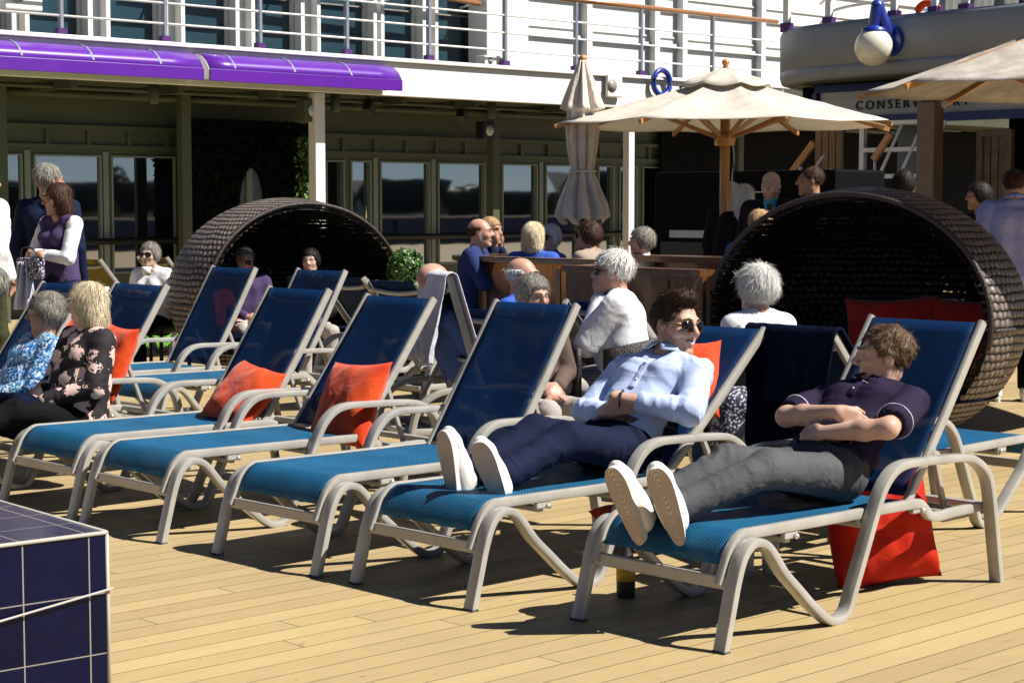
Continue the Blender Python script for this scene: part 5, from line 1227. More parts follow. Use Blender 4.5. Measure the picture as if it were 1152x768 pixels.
    for x in 'LR':
        H_, K_, A_ = J['hip' + x], J['kn' + x], J['an' + x]; B.cone(P_ * .5 + H_ * .5, H_, .10 * k, .095 * k, .04); B.cone(H_, K_, .090 * k, .064 * k + ti * .4, .035); B.cone(K_, A_ + (K_ - A_) * .02, .062 * k + ti * .3, .046 * k + ti * o.get('hem', .8), .03); lim += [(H_, K_, .08, .9), (K_, A_, .055, 1.1)]
        hemp = A_ + nrm(A_ - K_) * .05; B.cone(hemp, hemp + nrm(A_ - K_) * .08, .075, .075, .004, -1)
    P, F = B.mesh(); P = folds(P, F, lim + [(P_, P_ + axis * .1, .12, .4)], o.get('tamp', .006), 4 + o.get('seed', 1), 24); nmesh(o.get('legname', 'trousers'), relax(P, F, 1, .3), F, CL[o['legs']], t)
    if o.get('belt'):
        g = MB(); q0 = P_ + axis * .055 * k; g.sweep([q0 + sx * math.cos(a) * (.165 * k) + fr * math.sin(a) * (.128 * k) for a in np.linspace(0, 2 * PI, 33)[:-1]], rrect(.008, .034, .002), up=tuple(axis), closed=True); g.build('belt', M['dark_wood'], t)
    # shoes
    for x in 'LR':
        A_ = J['an' + x]; k = o['k'] * o.get('ss', 1); tv = nrm(J.get('toe' + x, V(0, 1, 0))); dn = J.get('sole' + x); dn = nrm(dn) if dn is not None else V(0, 0, -1); dn = nrm(dn - tv * (dn @ tv)); sd2 = np.cross(tv, dn); Ms = np.stack([sd2, tv, -dn], 1); ho = A_ + dn * .055 * k - tv * .035 * k   # heel centre
        lo = lambda a, b, c: ho + Ms @ (V(a, b, c) * k)
        B = Sdf(.006 if fine else max(res * .8, .009)); B.cone(lo(0, .0, .012), lo(0, .07, .012), .033 * k, .037 * k, .03); B.cone(lo(0, .05, .014), lo(0, .17, .004), .038 * k, .039 * k, .04, sq=(-dn, 1.2)); B.cone(lo(0, .04, .05), lo(0, .12, .022), .032 * k, .028 * k, .04); B.cone(lo(0, .17, .004), lo(0, .205, -.002), .040 * k, .030 * k, .02, sq=(-dn, 1.4)); B.cone(lo(0, .005, .03), lo(0, .03, .085), .036 * k, .038 * k, .03); B.cone(lo(0, .03, .085), lo(0, .035, .13), .029 * k, .029 * k, .006, -1)
        P, F = B.mesh(); P = relax(P, F, 1); sh = nmesh('shoe', P, F, o.get('shoe', M['shoe']), t)
        n = 40; out = []
        for i in range(n):
            a = 2 * PI * i / n; c_, s_ = math.cos(a), math.sin(a); y = .085 + .140 * np.sign(c_) * abs(c_) ** .82; wd = (.0375 + .0075 * max(-1, min(1, c_ * 1.6))) * (1 - .06 * math.exp(-((c_ + .2) / .35) ** 2)); out.append((wd * np.sign(s_) * abs(s_) ** .72, y))
        zb, zt_ = -.034, -.006; vs = [lo(a, b, zb) for a, b in out] + [lo(a * 1.02, b + .0, zt_) for a, b in out]; g = MB(); g.add(vs, [(i, (i + 1) % n, n + (i + 1) % n, n + i) for i in range(n)] + [tuple(range(n, 2 * n))], False); g.build('midsole', o.get('shoe', M['shoe']), sh)
        me = bpy.data.meshes.new('outsole'); me.from_pydata([tuple(lo(a, b, zb - .002)) for a, b in out] + [tuple(lo(a, b, zb + .002)) for a, b in out], [], [tuple(range(n))] + [(i, (i + 1) % n, n + (i + 1) % n, n + i) for i in range(n)]); ul = me.uv_layers.new(name='UVMap'); uvv = [((a + .045) / .09, (b + .055) / .28) for a, b in out]
        for li, l in enumerate(me.loops): ul.data[li].uv = (uvv[l.vertex_index % n])
        me.materials.append(o.get('solem', M['sole'])); me.update(); link(bpy.data.objects.new('outsole', me), sh)
        if fine:
            g = MB()
            for i in range(5): y = .075 + i * .018; g.tube(spline([lo(-.022, y, .045 - i * .006), lo(0, y + .004, .056 - i * .007), lo(.022, y, .045 - i * .006)], 4), .0032, n=6)
            g.build('lace', M['towel'], sh)
            g = MB(); g.tube(spline([lo(-.02, .20, .012), lo(-.03, .14, .010), lo(-.036, .08, .004)], 4), .002, n=5); g.build('stitching', M['frame_dull'], sh)
    k = o['k']
    # hair, face
    hs_ = o.get('hair')
    if hs_:
        st_, hm = hs_; P, F = hair_mesh(C, Mh, h, st_, .0055 if fine else max(res * .6, .008), o.get('vol', .010), o.get('quiff', 0), o.get('seed', 1), o.get('hcurl', 0)); ho_ = nmesh('hair', P, F, HR[hm], t)
        nt_ = int(o.get('nt', 2600) * 1.8) if fine else 1300; tf = tufts(P, F, C, Mh, h, nt_, o.get('hl', .030), .0011 if fine else .0020, 3, o.get('lift', .30), bool(o.get('quiff', 0)), o.get('tcurl', 0), .09 if st_ in ('bob', 'long') else .2)
        if tf is not None: nmesh('strands', tf[0], tf[1], HR[hm], ho_)
    w = lambda x, y, z: C + Mh @ (V(x, y, z) * h)
    for s in (-1, 1):
        g = MB()
        if fine: g.ell(w(s * .031, .0705, .010), V(.0125, .0115, .0105) * h, Mh); e_ = g.build('eye', M['eye_white'], t); g = MB(); g.ell(w(s * .031 , .0790, .010), V(.0055, .004, .0055) * h, Mh, 12, 8); g.build('iris', M['iris'], e_)
        else: g.ell(w(s * .031, .079, .011), V(.012, .005, .0045) * h, Mh, 10, 6); g.build('eye', M['iris'], t)
        g = MB(); g.sweep([w(s * .014, .0965, .030), w(s * .030, .0915, .036), w(s * .046, .078, .031)], rrect(.006 * h, .004 * h, .001), rad=[1.1, 1.1, .5]); g.build('eyebrow', HR[hs_[1]] if hs_ and hs_[1] not in ('white', 'blond') else HR['grey'], t)
    g = MB()
    if o.get('smile'):
        g.sweep([w(x, .0905 - abs(x) * .22, -.059 + abs(x) * abs(x) * 14) for x in (-.021, -.012, 0, .012, .021)], rrect(.004 * h, .0105 * h, .001), rad=[.3, .9, 1, .9, .3]); g.build('teeth', M['teeth'], t); g = MB()
        for dz, rr_ in ((.0065, .0042), (-.0075, .0050)): g.sweep([w(x, .0885 - abs(x) * .20, -.059 + dz * (1 - (x / .026) ** 2) + x * x * 14) for x in (-.025, -.014, 0, .014, .025)], [(math.cos(a) * rr_ * h, math.sin(a) * rr_ * .8 * h) for a in np.linspace(0, 2 * PI, 9)[:-1]], rad=[.4, .9, 1, .9, .4])
    else:
        for dz, rr_ in ((.0035, .0040), (-.004, .0046)): g.sweep([w(x, .0885 - abs(x) * .20, -.0605 + dz * (1 - (x / .024) ** 2)) for x in (-.022, -.012, 0, .012, .022)], [(math.cos(a) * rr_ * h, math.sin(a) * rr_ * .8 * h) for a in np.linspace(0, 2 * PI, 9)[:-1]], rad=[.4, .9, 1, .9, .4])
    g.build('lips', M['lip'], t)
    if o.get('beard'):
        B = Sdf(.005 if fine else .008); head_prims(B, C, Mh, h, fine, fem)
        def cutb(Pp, g_):
            q = (Pp - C) @ Mh / h; zl = np.interp(q[:, 1], [-.02, .02, .045, .07, .09], [-.0, -.03, -.045, -.045, -.040]); m_ = ((q[:, 2] + .0615) / .010) ** 2 + (q[:, 0] / .024) ** 2; return np.maximum(g_ - .0010, np.maximum(np.maximum((q[:, 2] - zl - vnoise(q * 90) * .006) * h, (-.03 - q[:, 1]) * h), np.where(q[:, 1] > .05, (1 - m_) * .006, -1)))
        B.fn(cutb); P, F = B.mesh(); nmesh('beard', P, F, M['stubble'], t)
    gl = o.get('glasses')
    if gl:
        z0 = o.get('gz', .006); y0 = o.get('gy', .102); g = MB(); e_ = MB()
        for s in (-1, 1):
            fr_ = [(s * (.0335 + .0262 * np.sign(math.cos(a)) * abs(math.cos(a)) ** .7), y0 - .010 * abs(math.cos(a) * .5 + .5 * s * 0 + .0) - .012 * (1 + math.cos(a)) * .5, z0 + .0215 * np.sign(math.sin(a)) * abs(math.sin(a)) ** .75) for a in np.linspace(0, 2 * PI, 25)[:-1]]
            pts = [w(*q) for q in fr_]; g.tube(pts, .0009 * h if fine else .003 * h, n=6, closed=True)
            if gl == 'dark': e_.add([w(s * .0335, y0 - .004, z0)] + pts, [(0, i + 1, (i + 1) % 24 + 1) for i in range(24)], True)
            g.tube([w(s * .058, y0 - .022, z0 + .008), w(s * .080, .03, z0 + .008), w(s * .082, -.01, z0 + .002)], .0018 * h if fine else .003 * h, n=6)
        g.tube([w(-.009, y0 - .001, z0 + .007), w(0, y0 + .003, z0 + .010), w(.009, y0 - .001, z0 + .007)], .0016 * h, n=6); gf = g.build('sunglasses' if gl == 'dark' else 'spectacles', o.get('glm', M['black']), t)
        if gl == 'dark': e_.build('lens', M['shades'], gf, solid=.0015)
    return t, J, dict(C=C, Mh=Mh, h=h, w=w, fr=fr, sx=sx, axis=axis)
# ------------------------------------------------------------------ poses in a local frame (x right, y forward, z up)
def pose(kind, arms='lap', lean=0., k=1., fem=False, ht=0., hp=0., knees=.44, twist=0.):
    sw = .165 if fem else .185; J = {}
    if kind == 'stand':
        p = V(0, 0, .96); J['hipL'], J['hipR'] = V(-.085, 0, .93), V(.085, 0, .93); J['knL'], J['knR'] = V(-.10, .03, .50), V(.10, .02, .50); J['anL'], J['anR'] = V(-.11, -.02, .09), V(.11, -.02, .09); J['toeL'], J['toeR'] = V(-.15, 1, 0), V(.2, 1, 0); tl = .52
    else:
        p = V(0, 0, .54); J['hipL'], J['hipR'] = V(-.085, .03, .52), V(.085, .03, .52); J['knL'], J['knR'] = V(-.12, knees, .53), V(.12, knees, .53); J['anL'], J['anR'] = V(-.12, knees - .03, .09), V(.12, knees - .03, .09); tl = .50
    c, s = math.cos(lean), math.sin(lean); ax = V(0, s, c); f = V(0, c, -s); tw = rotz(twist); X = tw @ V(1, 0, 0); Fw = tw @ f
    J['pelvis'] = p; J['neck'] = p + ax * tl; J['shL'] = p + ax * (tl - .055) - X * sw; J['shR'] = p + ax * (tl - .055) + X * sw; J['front'] = Fw
    hf = rotz(twist + ht) @ V(0, math.cos(hp), math.sin(hp)); J['hf'] = hf; J['head'] = J['neck'] + nrm(ax * .8 + V(0, 0, .4)) * .135 + Fw * .03
    for sg, x in ((-1, 'L'), (1, 'R')):
        S_ = J['sh' + x]; a = arms if isinstance(arms, str) else arms[0 if sg < 0 else 1]
        if a == 'down': e = S_ + X * sg * .05 - ax * .28 - Fw * .02; w_ = e - ax * .23 + Fw * .07
        elif a == 'lap': e = S_ + X * sg * .05 - ax * .26 + Fw * .05; w_ = p + V(0, .24, .12) + X * sg * .06
        elif a == 'cross': e = S_ + X * sg * .04 - ax * .25 + Fw * .10; w_ = e - X * sg * .22 + Fw * (.10 + .03 * sg) + ax * .03
        elif a == 'chin': e = S_ + X * sg * .02 - ax * .20 + Fw * .18; w_ = J['head'] + Fw * .08 - ax * .15 + X * sg * .04
        elif a == 'table': e = S_ + X * sg * .06 - ax * .20 + Fw * .15; w_ = e + Fw * .22 + ax * .0 - X * sg * .08
        elif a == 'cup': e = S_ + X * sg * .05 - ax * .25 + Fw * .06; w_ = e + Fw * .20 + ax * .10 - X * sg * .12
        J['el' + x] = e; J['wr' + x] = w_; J['hd' + x] = nrm(w_ - e) if a != 'chin' else ax; J['pn' + x] = nrm(-X * sg * .6 - ax * .5)
    return {a: (b * k if not a.startswith(('hf', 'front', 'toe', 'hd', 'pn')) else b) for a, b in J.items()}
PRJ = []
def put(label, px, py, Z, az, kind='sit', arms='lap', lean=0., k=1., hz=None, ht=0., hp=0., knees=.44, twist=0., group=None, **o):
    """place a figure so that its head centre stands at picture point (px, py), Z metres ahead; az: where the body faces"""
    o['k'] = k; J = pose(kind, arms, lean, k, o.get('fem', False), ht, hp, knees, twist); rz = az - PI / 2; q = aty(px, py, Z); h_ = rotz(rz) @ J['head']; root = q - h_
    if kind == 'stand' or abs(root[2]) < .06: 
        if kind == 'stand': k2 = q[2] / J['head'][2]; J = {a: (b * k2 if not a.startswith(('hf', 'front', 'toe', 'hd', 'pn')) else b) for a, b in J.items()}; o['k'] = k * k2; root = q - rotz(rz) @ J['head']
        root[2] = max(0, root[2]) if kind == 'stand' else root[2]
    o.setdefault('res', .013); r = person(label, root, rz, J, o, group); return r + (root, rz)
cloth('taupe_top', (.12, .085, .07), var=.1)
# ------------------------------------------------------------------ the two reclining men (joints in their lounger's frame)
def on(k): return tuple(LG[k].location), LG[k].rotation_euler[2]
r_, z_ = on('L5')
J = dict(pelvis=(1.0, 0, .492), neck=(1.325, -.005, .785), shL=(1.300, -.195, .735), shR=(1.255, .180, .715), front=(-.7, 0, .7), head=(1.352, -.02, .898), hf=(-.70, .715, .02),
         elL=(1.010, -.285, .668), wrL=(.930, -.040, .636), hdL=(.12, .95, .0), pnL=(.8, .1, -.5), elR=(1.015, .195, .672), wrR=(.985, -.075, .715), hdR=(.35, -.85, -.40), pnR=(.8, .1, -.5),
         hipL=(.97, -.09, .470), hipR=(.97, .09, .470), knL=(.525, -.105, .545), knR=(.535, .09, .545), anL=(.100, -.030, .440), anR=(.080, .095, .430),
         toeL=(-.40, .06, .91), toeR=(-.36, .14, .92), soleL=(-.74, -.62, -.28), soleR=(-.93, -.25, -.33))
personA = person('man lying back in a dark purple polo and grey jeans, arms folded, in profile', r_, z_, J, dict(fine=True, res=.0062, ss=1.12, k=.97, skin='fair', top='purple_polo', topname='polo_shirt', sleeve='short', collar='purple_polo', piping=True, ct=.36, placket=(-.02, -.15, 2), legs='grey_jeans', hair=('short', 'light_brown'), vol=.008, hcurl=.004, tcurl=.12, hl=.020, lift=.25, seed=3, famp=.008, tamp=.007, inf=.014, curl=.8, belt=True, fat=.98, hs=1.07, fk=.008))
# pale piping round the polo's sleeve hems
g = MB()
for x, s in (('L', -1), ('R', 1)):
    S_, E_ = V(*J['sh' + x]), V(*J['el' + x]); c_ = S_ + (E_ - S_) * .715; d_ = nrm(E_ - S_); a_ = nrm(np.cross(d_, V(0, 0, 1))); b_ = np.cross(d_, a_); g.tube([c_ + (a_ * math.cos(q) + b_ * math.sin(q)) * .0695 for q in np.linspace(0, 2 * PI, 25)[:-1]], .003, closed=True, n=6)
g.build('sleeve_piping', M['towel'], personA[0])
r_, z_ = on('L4')
J = dict(pelvis=(1.165, 0, .490), neck=(1.448, -.02, .838), shL=(1.450, -.205, .785), shR=(1.390, .175, .775), front=(-.7, 0, .7), head=(1.500, -.035, .975), hf=(-.06, -1, -.06), hup=(.08, .05, 1),
         elL=(1.285, -.300, .640), wrL=(1.110, -.030, .688), hdL=(.55, .80, -.30), pnL=(.8, .1, -.6), elR=(1.205, .215, .600), wrR=(1.100, -.010, .628), hdR=(.50, -.85, .10), pnR=(.8, .1, .3),
         hipL=(1.135, -.09, .468), hipR=(1.135, .09, .468), knL=(.745, -.095, .545), knR=(.755, .085, .56), anL=(.375, -.100, .430), anR=(.350, .060, .430),
         toeL=(-.40, .08, .91), toeR=(-.16, .06, .98), soleL=(-.76, -.58, -.30), soleR=(-.97, -.05, -.18))
personB = person('smiling man in gold rimmed sunglasses and a pale blue shirt, navy trousers and white trainers', r_, z_, J, dict(fine=True, res=.0062, ss=1.1, k=.98, skin='fair', top='sky_blue_shirt', sleeve='rolled', roll=.62, collar='sky_blue_shirt', legs='navy_trousers', hair=('short', 'brown'), vol=.004, quiff=.020, hl=.020, hcurl=.003, tcurl=.10, lift=.30, nt=3600, hs=1.14, fk=.008, seed=5, famp=.012, tamp=.011, inf=.012, fat=.92, placket=(-.015, -.22, 3), beard=True, smile=True, glasses='dark', glm=M['gold'], curl=.5, belt=True, solem=M['sole_grey']))
g = MB(); W_, E_ = V(1.110, -.030, .688), V(1.285, -.300, .640); c_ = W_ + nrm(E_ - W_) * .03; d_ = nrm(E_ - W_); a_ = nrm(np.cross(d_, V(0, 0, 1))); b_ = np.cross(d_, a_); g.sweep([c_ + (a_ * math.cos(q) + b_ * math.sin(q)) * .0315 for q in np.linspace(0, 2 * PI, 21)[:-1]], rrect(.020, .006, .002), up=tuple(d_), closed=True); g.build('watch', M['black'], personB[0])

# ------------------------------------------------------------------ other people
HP = PI / 180
pose0 = pose
def pose(kind, arms='lap', lean=0., k=1., *a, **b):
    if kind != 'recline': return pose0(kind, arms, lean, k, *a, **b)
    J = pose0('sit', arms, lean, 1., *a, **b)
    for s, x in ((-1, 'L'), (1, 'R')): J['hip' + x] = V(s * .09, .02, .52); J['kn' + x] = V(s * .10, .43, .60 - .02 * s); J['an' + x] = V(s * .08, .80, .50); J['toe' + x] = V(0, .3, 1); J['sole' + x] = V(0, 1, -.3)
    return {q: (w_ * k if not q.startswith(('hf', 'front', 'toe', 'hd', 'pn', 'sole')) else w_) for q, w_ in J.items()}
pf_ = put('woman with a blond bob in a black and pink floral jacket', 97, 343, 9.75, 223 * HP, 'recline', 'lap', -.16, .95, fem=True, ht=-40 * HP, hp=-.12, res=.009, fine=True, skin='pale', top='floral_jacket', topname='jacket', legs='black_trousers', hair=('bob', 'blond'), vol=.012, hl=.05, nt=2200, lift=.12, inf=.018, fat=1.15, seed=2)
put('woman in a blue sequinned top with sunglasses pushed up on her short grey hair', 51, 352, 10.35, 215 * HP, 'recline', 'lap', -.38, .95, fem=True, ht=-18 * HP, hp=-.05, res=.009, fine=True, skin='tan', top='sequin_top', topname='top', vneck=True, legs='navy_trousers', hair=('wavy', 'grey'), vol=.012, hl=.035, nt=1800, glasses='dark', gz=.088, gy=.075, fat=1.1, seed=4)
put('person in a zebra patterned top, cut by the left edge of the picture', -12, 322, 11.2, 200 * HP, 'recline', 'lap', -.5, .95, fem=True, skin='tan', top='zebra_top', topname='top', legs='black_trousers', hair=('wavy', 'grey'), fat=1.15, seed=6)
put('tall grey haired man standing with his back turned, in a dark navy shirt and jeans', 56, 204, 13.6, 75 * HP, 'stand', 'down', 0, 1, ht=-35 * HP, skin='tan', top='navy_top', legs='denim', hair=('short', 'grey'), fat=.92, seed=7, res=.012)
pw_ = put('dark haired woman standing with folded arms in a purple waistcoat with white sleeves', 64, 224, 13.2, 232 * HP, 'stand', 'cross', 0, 1, fem=True, ht=-25 * HP, hp=-.1, skin='tan', top='mauve_top', topname='waistcoat', legs='navy_trousers', sleeve='none', hair=('long', 'chestnut'), vol=.006, hl=.05, fat=.86, seed=8, res=.011)
def sleeves(pp, cl, k_=1, name='sleeves'):
    t, J, inf = pp[:3]; B = Sdf(.010)
    for x in 'LR': B.cone(J['sh' + x], J['el' + x], .060, .050, .02); B.cone(J['el' + x], J['wr' + x], .050, .036, .02)
    P, F = B.mesh(); P = folds(P, F, [(J['sh' + x], J['el' + x], .06, 1) for x in 'LR'] + [(J['el' + x], J['wr' + x], .05, 1) for x in 'LR'], .007, 3); nmesh(name, P, F, cl, t)
sleeves(pw_, CL['white_top'])
put('person at the left edge reaching out in a loose white shirt, olive skirt below', -14, 206, 13.9, -20 * HP, 'stand', 'down', 0, 1, fem=True, skin='tan', top='white_top', legs='olive_cloth', hair=('wavy', 'chestnut'), fat=1.15, inf=.03, seed=9)
put('seated woman with grey hair, dark glasses and a white jacket, holding a cup', 168, 287, 16.3, 245 * HP, 'sit', 'cup', .1, .95, fem=True, ht=8 * HP, skin='pale', top='white_top', topname='jacket', legs='black_trousers', hair=('wavy', 'grey'), glasses='dark', fat=1.1, seed=10)
put('grey haired man in dark glasses looking down, inside the left woven pod', 276, 293, 15.75, -70 * HP, 'sit', 'lap', -.1, .9, ht=25 * HP, hp=-.25, skin='ruddy', top='mauve_top', legs='light_trousers', hair=('short', 'grey'), glasses='dark', seed=11)
put('dark haired woman peering over a lounger from inside the left woven pod', 349, 294, 15.65, -75 * HP, 'sit', 'lap', -.1, .9, fem=True, ht=-20 * HP, skin='pale', top='black_top', topname='top', legs='light_trousers', hair=('wavy', 'black'), seed=12)
put('bald man seated behind the towel on the lounger facing away, in a blue top', 490, 319, 10.0, 18 * HP, 'recline', 'lap', -.42, .97, skin='ruddy', top='blue_top', legs='light_trousers', hair=None, seed=13, res=.010)
put('woman in thin spectacles with short streaked grey hair, looking over the empty lounger', 601, 333, 9.9, -62 * HP, 'sit', 'lap', .05, .93, fem=True, ht=6 * HP, hp=-.12, fine=True, res=.009, skin='ruddy', top='taupe_top', topname='top', legs='light_trousers', hair=('wavy', 'grey'), vol=.014, nt=1500, glasses='clear', seed=14)
put('balding white haired man in sunglasses and a blue T-shirt behind the woman in spectacles', 589, 311, 10.8, -22 * HP, 'sit', 'lap', 0, .95, ht=5 * HP, skin='ruddy', top='royal_top', topname='t_shirt', sleeve='half', legs='navy_trousers', hair=('fringe', 'white'), vol=.006, glasses='dark', seed=15, res=.011)
put('white haired man in a white shirt resting his chin on his hand, seen from behind', 688, 306, 10.3, 168 * HP, 'sit', ('chin', 'chin'), .12, .98, ht=12 * HP, skin='ruddy', top='white_top', legs='striped_cloth', hair=('short', 'white'), vol=.018, hl=.04, nt=1400, glasses='dark', fat=1.2, inf=.022, seed=16, res=.010)
put('woman with a white bob in a sleeveless white top, her back to the camera', 850, 325, 9.35, 112 * HP, 'sit', 'lap', .05, .95, fem=True, ht=15 * HP, fine=True, res=.009, skin='ruddy', top='white_top', topname='sleeveless_top', sleeve='none', legs='denim', hair=('wavy', 'white'), vol=.022, hl=.04, nt=2600, lift=.12, fat=1.2, seed=17)
put('balding man in a navy blue shirt turned right, first at the bar from the left', 541, 262, 15.0, -12 * HP, 'sit', 'table', .12, 1., skin='ruddy', top='steel_top', legs='navy_trousers', hair=('fringe', 'chestnut'), vol=.005, fat=1.15, seed=18)
put('sandy haired woman with hand to her chin, just beyond the balding man at the bar', 553, 260, 15.7, -35 * HP, 'sit', 'chin', .12, .97, fem=True, skin='tan', top='navy_top', legs='navy_trousers', hair=('bob', 'sandy'), seed=19)
put('woman with a blond bob and bright blue top at the bar, her back turned', 601, 267, 15.0, 75 * HP, 'sit', 'table', .05, .97, fem=True, ht=-15 * HP, skin='pale', top='royal_top', topname='top', legs='navy_trousers', hair=('bob', 'blond'), vol=.014, fat=1.1, seed=20)
put('white haired person in dark glasses just right of the blond woman in blue', 618, 268, 15.7, 200 * HP, 'sit', 'lap', 0, .97, fem=True, ht=30 * HP, skin='pale', top='blue_top', topname='top', legs='navy_trousers', hair=('wavy', 'white'), glasses='dark', seed=21)
put('brown haired woman in a beige cardigan at the bar below the closed parasol', 661, 266, 15.0, 140 * HP, 'sit', 'table', .15, .97, fem=True, ht=25 * HP, skin='tan', top='beige_top', topname='cardigan', legs='navy_trousers', hair=('wavy', 'chestnut'), vol=.016, glasses='dark', fat=1.2, seed=22)
put('grey haired woman in a white T-shirt in profile, beside the right white post', 721, 272, 15.3, 178 * HP, 'sit', 'lap', .05, .97, fem=True, ht=8 * HP, skin='pale', top='white_top', topname='t_shirt', sleeve='half', legs='navy_trousers', hair=('wavy', 'grey'), vol=.014, seed=23)
put('blond woman in black standing left of the parasol pole, mostly hidden behind it', 823, 220, 17.0, 60 * HP, 'stand', 'down', 0, 1, fem=True, skin='pale', top='black_top', topname='dress', legs='black_trousers', hair=('long', 'blond'), vol=.012, hl=.05, seed=24)
put('blond woman in black standing right of the parasol pole, her back turned', 838, 223, 16.3, 70 * HP, 'stand', 'down', 0, 1, fem=True, ht=-10 * HP, skin='pale', top='black_top', topname='dress', legs='black_trousers', hair=('long', 'white'), vol=.012, hl=.05, seed=25)
ps_ = put('bald bearded man in a black suit and bright blue shirt, listening at the bar', 867, 209, 15.9, -105 * HP, 'stand', 'down', 0, 1, skin='pale', top='black_top', topname='suit_jacket', vneck=True, legs='black_trousers', beard=True, hair=None, inf=.02, ht=-12 * HP, hp=-.15, seed=26, res=.011)
def shirtfront(pp):
    t, J, f = pp[:3]; N_, fr, ax_, sx = J['neck'], f['fr'], f['axis'], f['sx']; B = Sdf(.008); B.cone(N_ + fr * .045 - ax_ * .0, N_ + fr * .095 - ax_ * .17, .062, .030, .02); P, F = B.mesh(); nmesh('shirt_front', P, F, CL['royal_top'] if 0 else M['lanyard'], t)
    g = MB(); g.sweep([N_ + fr * .108 - ax_ * .02, N_ + fr * .128 - ax_ * .18], rrect(.04, .008, .002), up=tuple(fr)); g.build('tie', M['black'], t)
shirtfront(ps_)
put('grey templed man in a dark suit in profile, facing the bald bearded man', 911, 204, 15.6, 176 * HP, 'stand', 'down', 0, 1, skin='tan', top='black_top', topname='suit_jacket', legs='black_trousers', hair=('short', 'chestnut'), vol=.004, inf=.02, ht=5 * HP, seed=27, res=.011)
put('man with close cropped sandy hair and a blue shirt, half behind the right woven pod', 856, 254, 13.6, 70 * HP, 'sit', 'table', .1, 1, ht=-12 * HP, skin='ruddy', top='blue_top', legs='navy_trousers', hair=('short', 'sandy'), vol=.003, fat=1.15, seed=28)
put('broad man in a violet shirt at the right edge, his back turned', 1141, 209, 14.0, 80 * HP, 'stand', 'down', 0, 1, ht=-10 * HP, skin='ruddy', top='violet_shirt', collar='violet_shirt', legs='black_trousers', hair=('short', 'chestnut'), vol=.004, fat=1.3, inf=.025, famp=.010, seed=29, res=.011)
put('black haired person in shadow in front of the pale partition', 1016, 208, 17.5, 90 * HP, 'stand', 'down', 0, 1, fem=True, skin='tan', top='black_top', topname='top', legs='black_trousers', hair=('wavy', 'black'), vol=.022, seed=30)
put('dark haired woman in shadow, face in profile, left of the man in the violet shirt', 1100, 221, 16.0, 185 * HP, 'stand', 'down', 0, 1, fem=True, skin='tan', top='black_top', topname='top', legs='black_trousers', hair=('wavy', 'black'), vol=.016, seed=31)

# ------------------------------------------------------------------ small things near them
def box_thing(name, label, cat, c, d, rz, m, bevel=.02):
    g = MB(); g.box((0, 0, 0), d); o = g.build(name, m, bevel=bevel); o.location = tuple(map(float, c)); o.rotation_euler = (0, 0, rz); return tag(o, label, cat)
root, rzz = pw_[3], pw_[4]; J = pw_[1]; c_ = root + rotz(rzz) @ (J['wrL'] * .5 + J['wrR'] * .5 + V(0, .08, -.10))
t = thing('handbag', 'small chequered grey clutch bag under the folded arms of the woman in purple', 'handbag', c_, rzz)
g = MB(); g.box((0, 0, 0), (.26, .07, .15)); g.build('pouch', CL['spotted_top'], t, bevel=.02); g = MB(); g.tube(spline([(-.11, 0, .06), (-.05, .02, .14), (.06, .02, .14), (.11, 0, .06)], 4), .006); g.build('strap', M['black'], t)
root, rzz = pf_[3], pf_[4]; J = pf_[1]; c_ = root + rotz(rzz) @ (J['wrL'] * .5 + J['wrR'] * .5 + V(0, .12, -.02))
pillow('handbag', c_, .30, .20, .12, rotz(rzz) @ rotx(.3), M['navy_cloth'], 'soft black handbag on the lap of the woman in the floral jacket', None, 21); bpy.data.objects['handbag.001']['category'] = 'handbag'
q = aty(836, 468, 8.9); pillow('handbag', q, .34, .32, .16, face_M(-PI / 2, .2), CL['spotted_top'], 'navy and white patterned handbag behind the sunglasses man\'s lounger', None, 23); bpy.data.objects['handbag.002']['category'] = 'handbag'
# white cloth held at the left edge
q = aty(27, 318, 13.0); P = []
for i in range(14):
    row = []
    for j in range(13):
        f = j / 12 - .5; z = -i / 13 * .34; row.append((f * (.07 + .10 * i / 13), .03 * math.sin(f * 14 + i * .2), z + .15))
    P.append(row)
g = MB(); g.grid(P); o = g.build('napkin', M['towel'], solid=.006); o.location = tuple(q); tag(o, 'white cloth hanging from the hand of the person at the left edge', 'cloth')
def side_table(c, H, label, r=.30):
    t = thing('side_table', label, 'table', c); g = MB(); g.lathe((0, 0, H - .03), [(0, 0), (r, 0), (r, .03), (0, .03)], 32); g.build('table_top', M['black'], t, bevel=.004); g = MB(); g.tube([(0, 0, .02), (0, 0, H - .03)], .03); g.build('stem', M['frame_dull'], t); g = MB(); g.lathe((0, 0, 0), [(0, 0), (.22, 0), (.2, .03), (0, .04)], 24); g.build('foot', M['frame_dull'], t); return t
def cup(c, label):
    t = thing('cup', label, 'cup', c, 0, 'white cups'); g = MB(); g.lathe((0, 0, 0), [(0, .004), (.028, 0), (.045, .075), (.041, .075), (.026, .01), (0, .01)], 20); g.build('bowl', M['china'], t); g = MB(); g.tube(spline([(.04, 0, .06), (.065, 0, .05), (.06, 0, .02), (.034, 0, .02)], 4), .005, n=6); g.build('handle', M['china'], t)
tp = aty(117, 345, 15.0); H_ = float(aty(117, 333, 15.0)[2]); side_table((tp[0], tp[1], 0), H_, 'small black round table with a white cup, left of the woman holding a cup')
cup(tuple(V(tp[0], tp[1], H_ + .001)), 'white cup standing on the small black table')
cup(tuple(aty(165, 310, 15.75)), 'white cup held by the seated woman in the white jacket')
LG['O1'] = lounger('olive lounger with raised back by the window, left of the woman holding a cup', (-4.9, 19.1, 0), 43.5 + 180, 45, sling='olive', back='olive_sling') if 0 else None
M['olive'] = M['olive_sling']
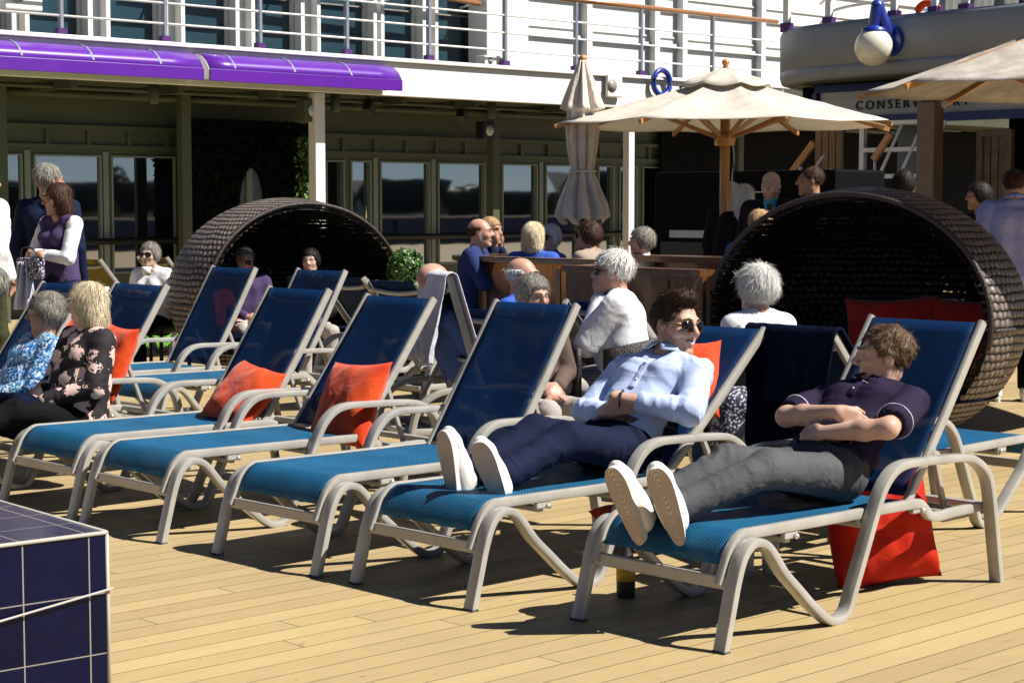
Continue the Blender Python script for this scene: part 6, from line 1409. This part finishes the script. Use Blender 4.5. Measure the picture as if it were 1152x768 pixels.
for px, Y, dy, lab in ((172, 18.3, 288, 'olive lounger back beneath the window behind the seated woman in white'), (97, 17.6, 300, 'olive lounger back beneath the window behind the standing woman'), (432, 20.5, 281, 'olive lounger back beneath the window above the round bush')):
    p = aty(px, dy, Y); a = R_(43.5 + 180); s = 1.185 + math.cos(R_(50)) * .76
    lounger(lab, (p[0] - math.cos(a) * s, p[1] - math.sin(a) * s, 0), 43.5 + 180, 50, sling='olive', back='olive', fr='frame_dull')
# seats
def chair(c, rz, label, sh=.45):
    t = thing('wicker_chair', label, 'chair', c, rz, 'dark wicker chairs'); g = MB(); g.box((0, 0, sh - .04), (.50, .50, .06)); g.build('seat', M['wicker_rim'], t, bevel=.02)
    g = MB(); P = [[(math.cos(a) * .29, -math.sin(a) * .29 + .02, z + (.06 * math.sin(a) if z > sh else 0)) for z in np.linspace(sh, sh + .28, 5)] for a in np.linspace(-.2, PI + .2, 20)]; g.grid(P); g.build('backrest', M['wicker_rim'], t, solid=.03)
    for x in (-.21, .21):
        for y in (-.21, .21): g = MB(); g.tube([(x, y, 0), (x, y, sh - .06)], .018); g.build('leg', M['wicker_rim'], t)
    return t
for (px, py, Y, az, lab) in ((168, 287, 16.3, 245, 'dark wicker chair under the woman in the white jacket'), (601, 333, 9.9, -62, 'dark wicker chair under the woman in spectacles'), (589, 311, 10.8, -22, 'dark wicker chair under the man in the blue T-shirt'), (688, 306, 10.3, 168, 'dark wicker chair under the white haired man in the white shirt'), (850, 325, 9.35, 112, 'dark wicker chair under the woman in the sleeveless white top')):
    p = aty(px, py, Y) - .08 * V(math.cos(az * HP), math.sin(az * HP), 0) - V(0, 0, 0); chair((p[0], p[1], 0), az * HP - PI / 2, lab, .44)
def stool(c, label, H):
    t = thing('bar_stool', label, 'stool', c, 0, 'stools behind the bar'); g = MB(); g.lathe((0, 0, H - .07), [(0, 0), (.18, 0), (.2, .03), (.18, .06), (0, .07)], 24); g.build('seat', M['dark_wood'], t); g = MB(); g.tube([(0, 0, .03), (0, 0, H - .07)], .03); g.build('stem', M['frame_dull'], t); g = MB(); g.lathe((0, 0, 0), [(0, 0), (.22, 0), (.2, .03), (0, .04)], 24); g.build('foot', M['frame_dull'], t)
for o in [q for q in bpy.data.objects if q.get('category') == 'person' and q.location[1] > 13 and q.location[2] > .06 and q.get('label', '').find('pod') < 8]:
    stool((o.location[0], o.location[1], 0), 'stool under the ' + ' '.join(o['label'].split()[:9]), .44 + o.location[2])
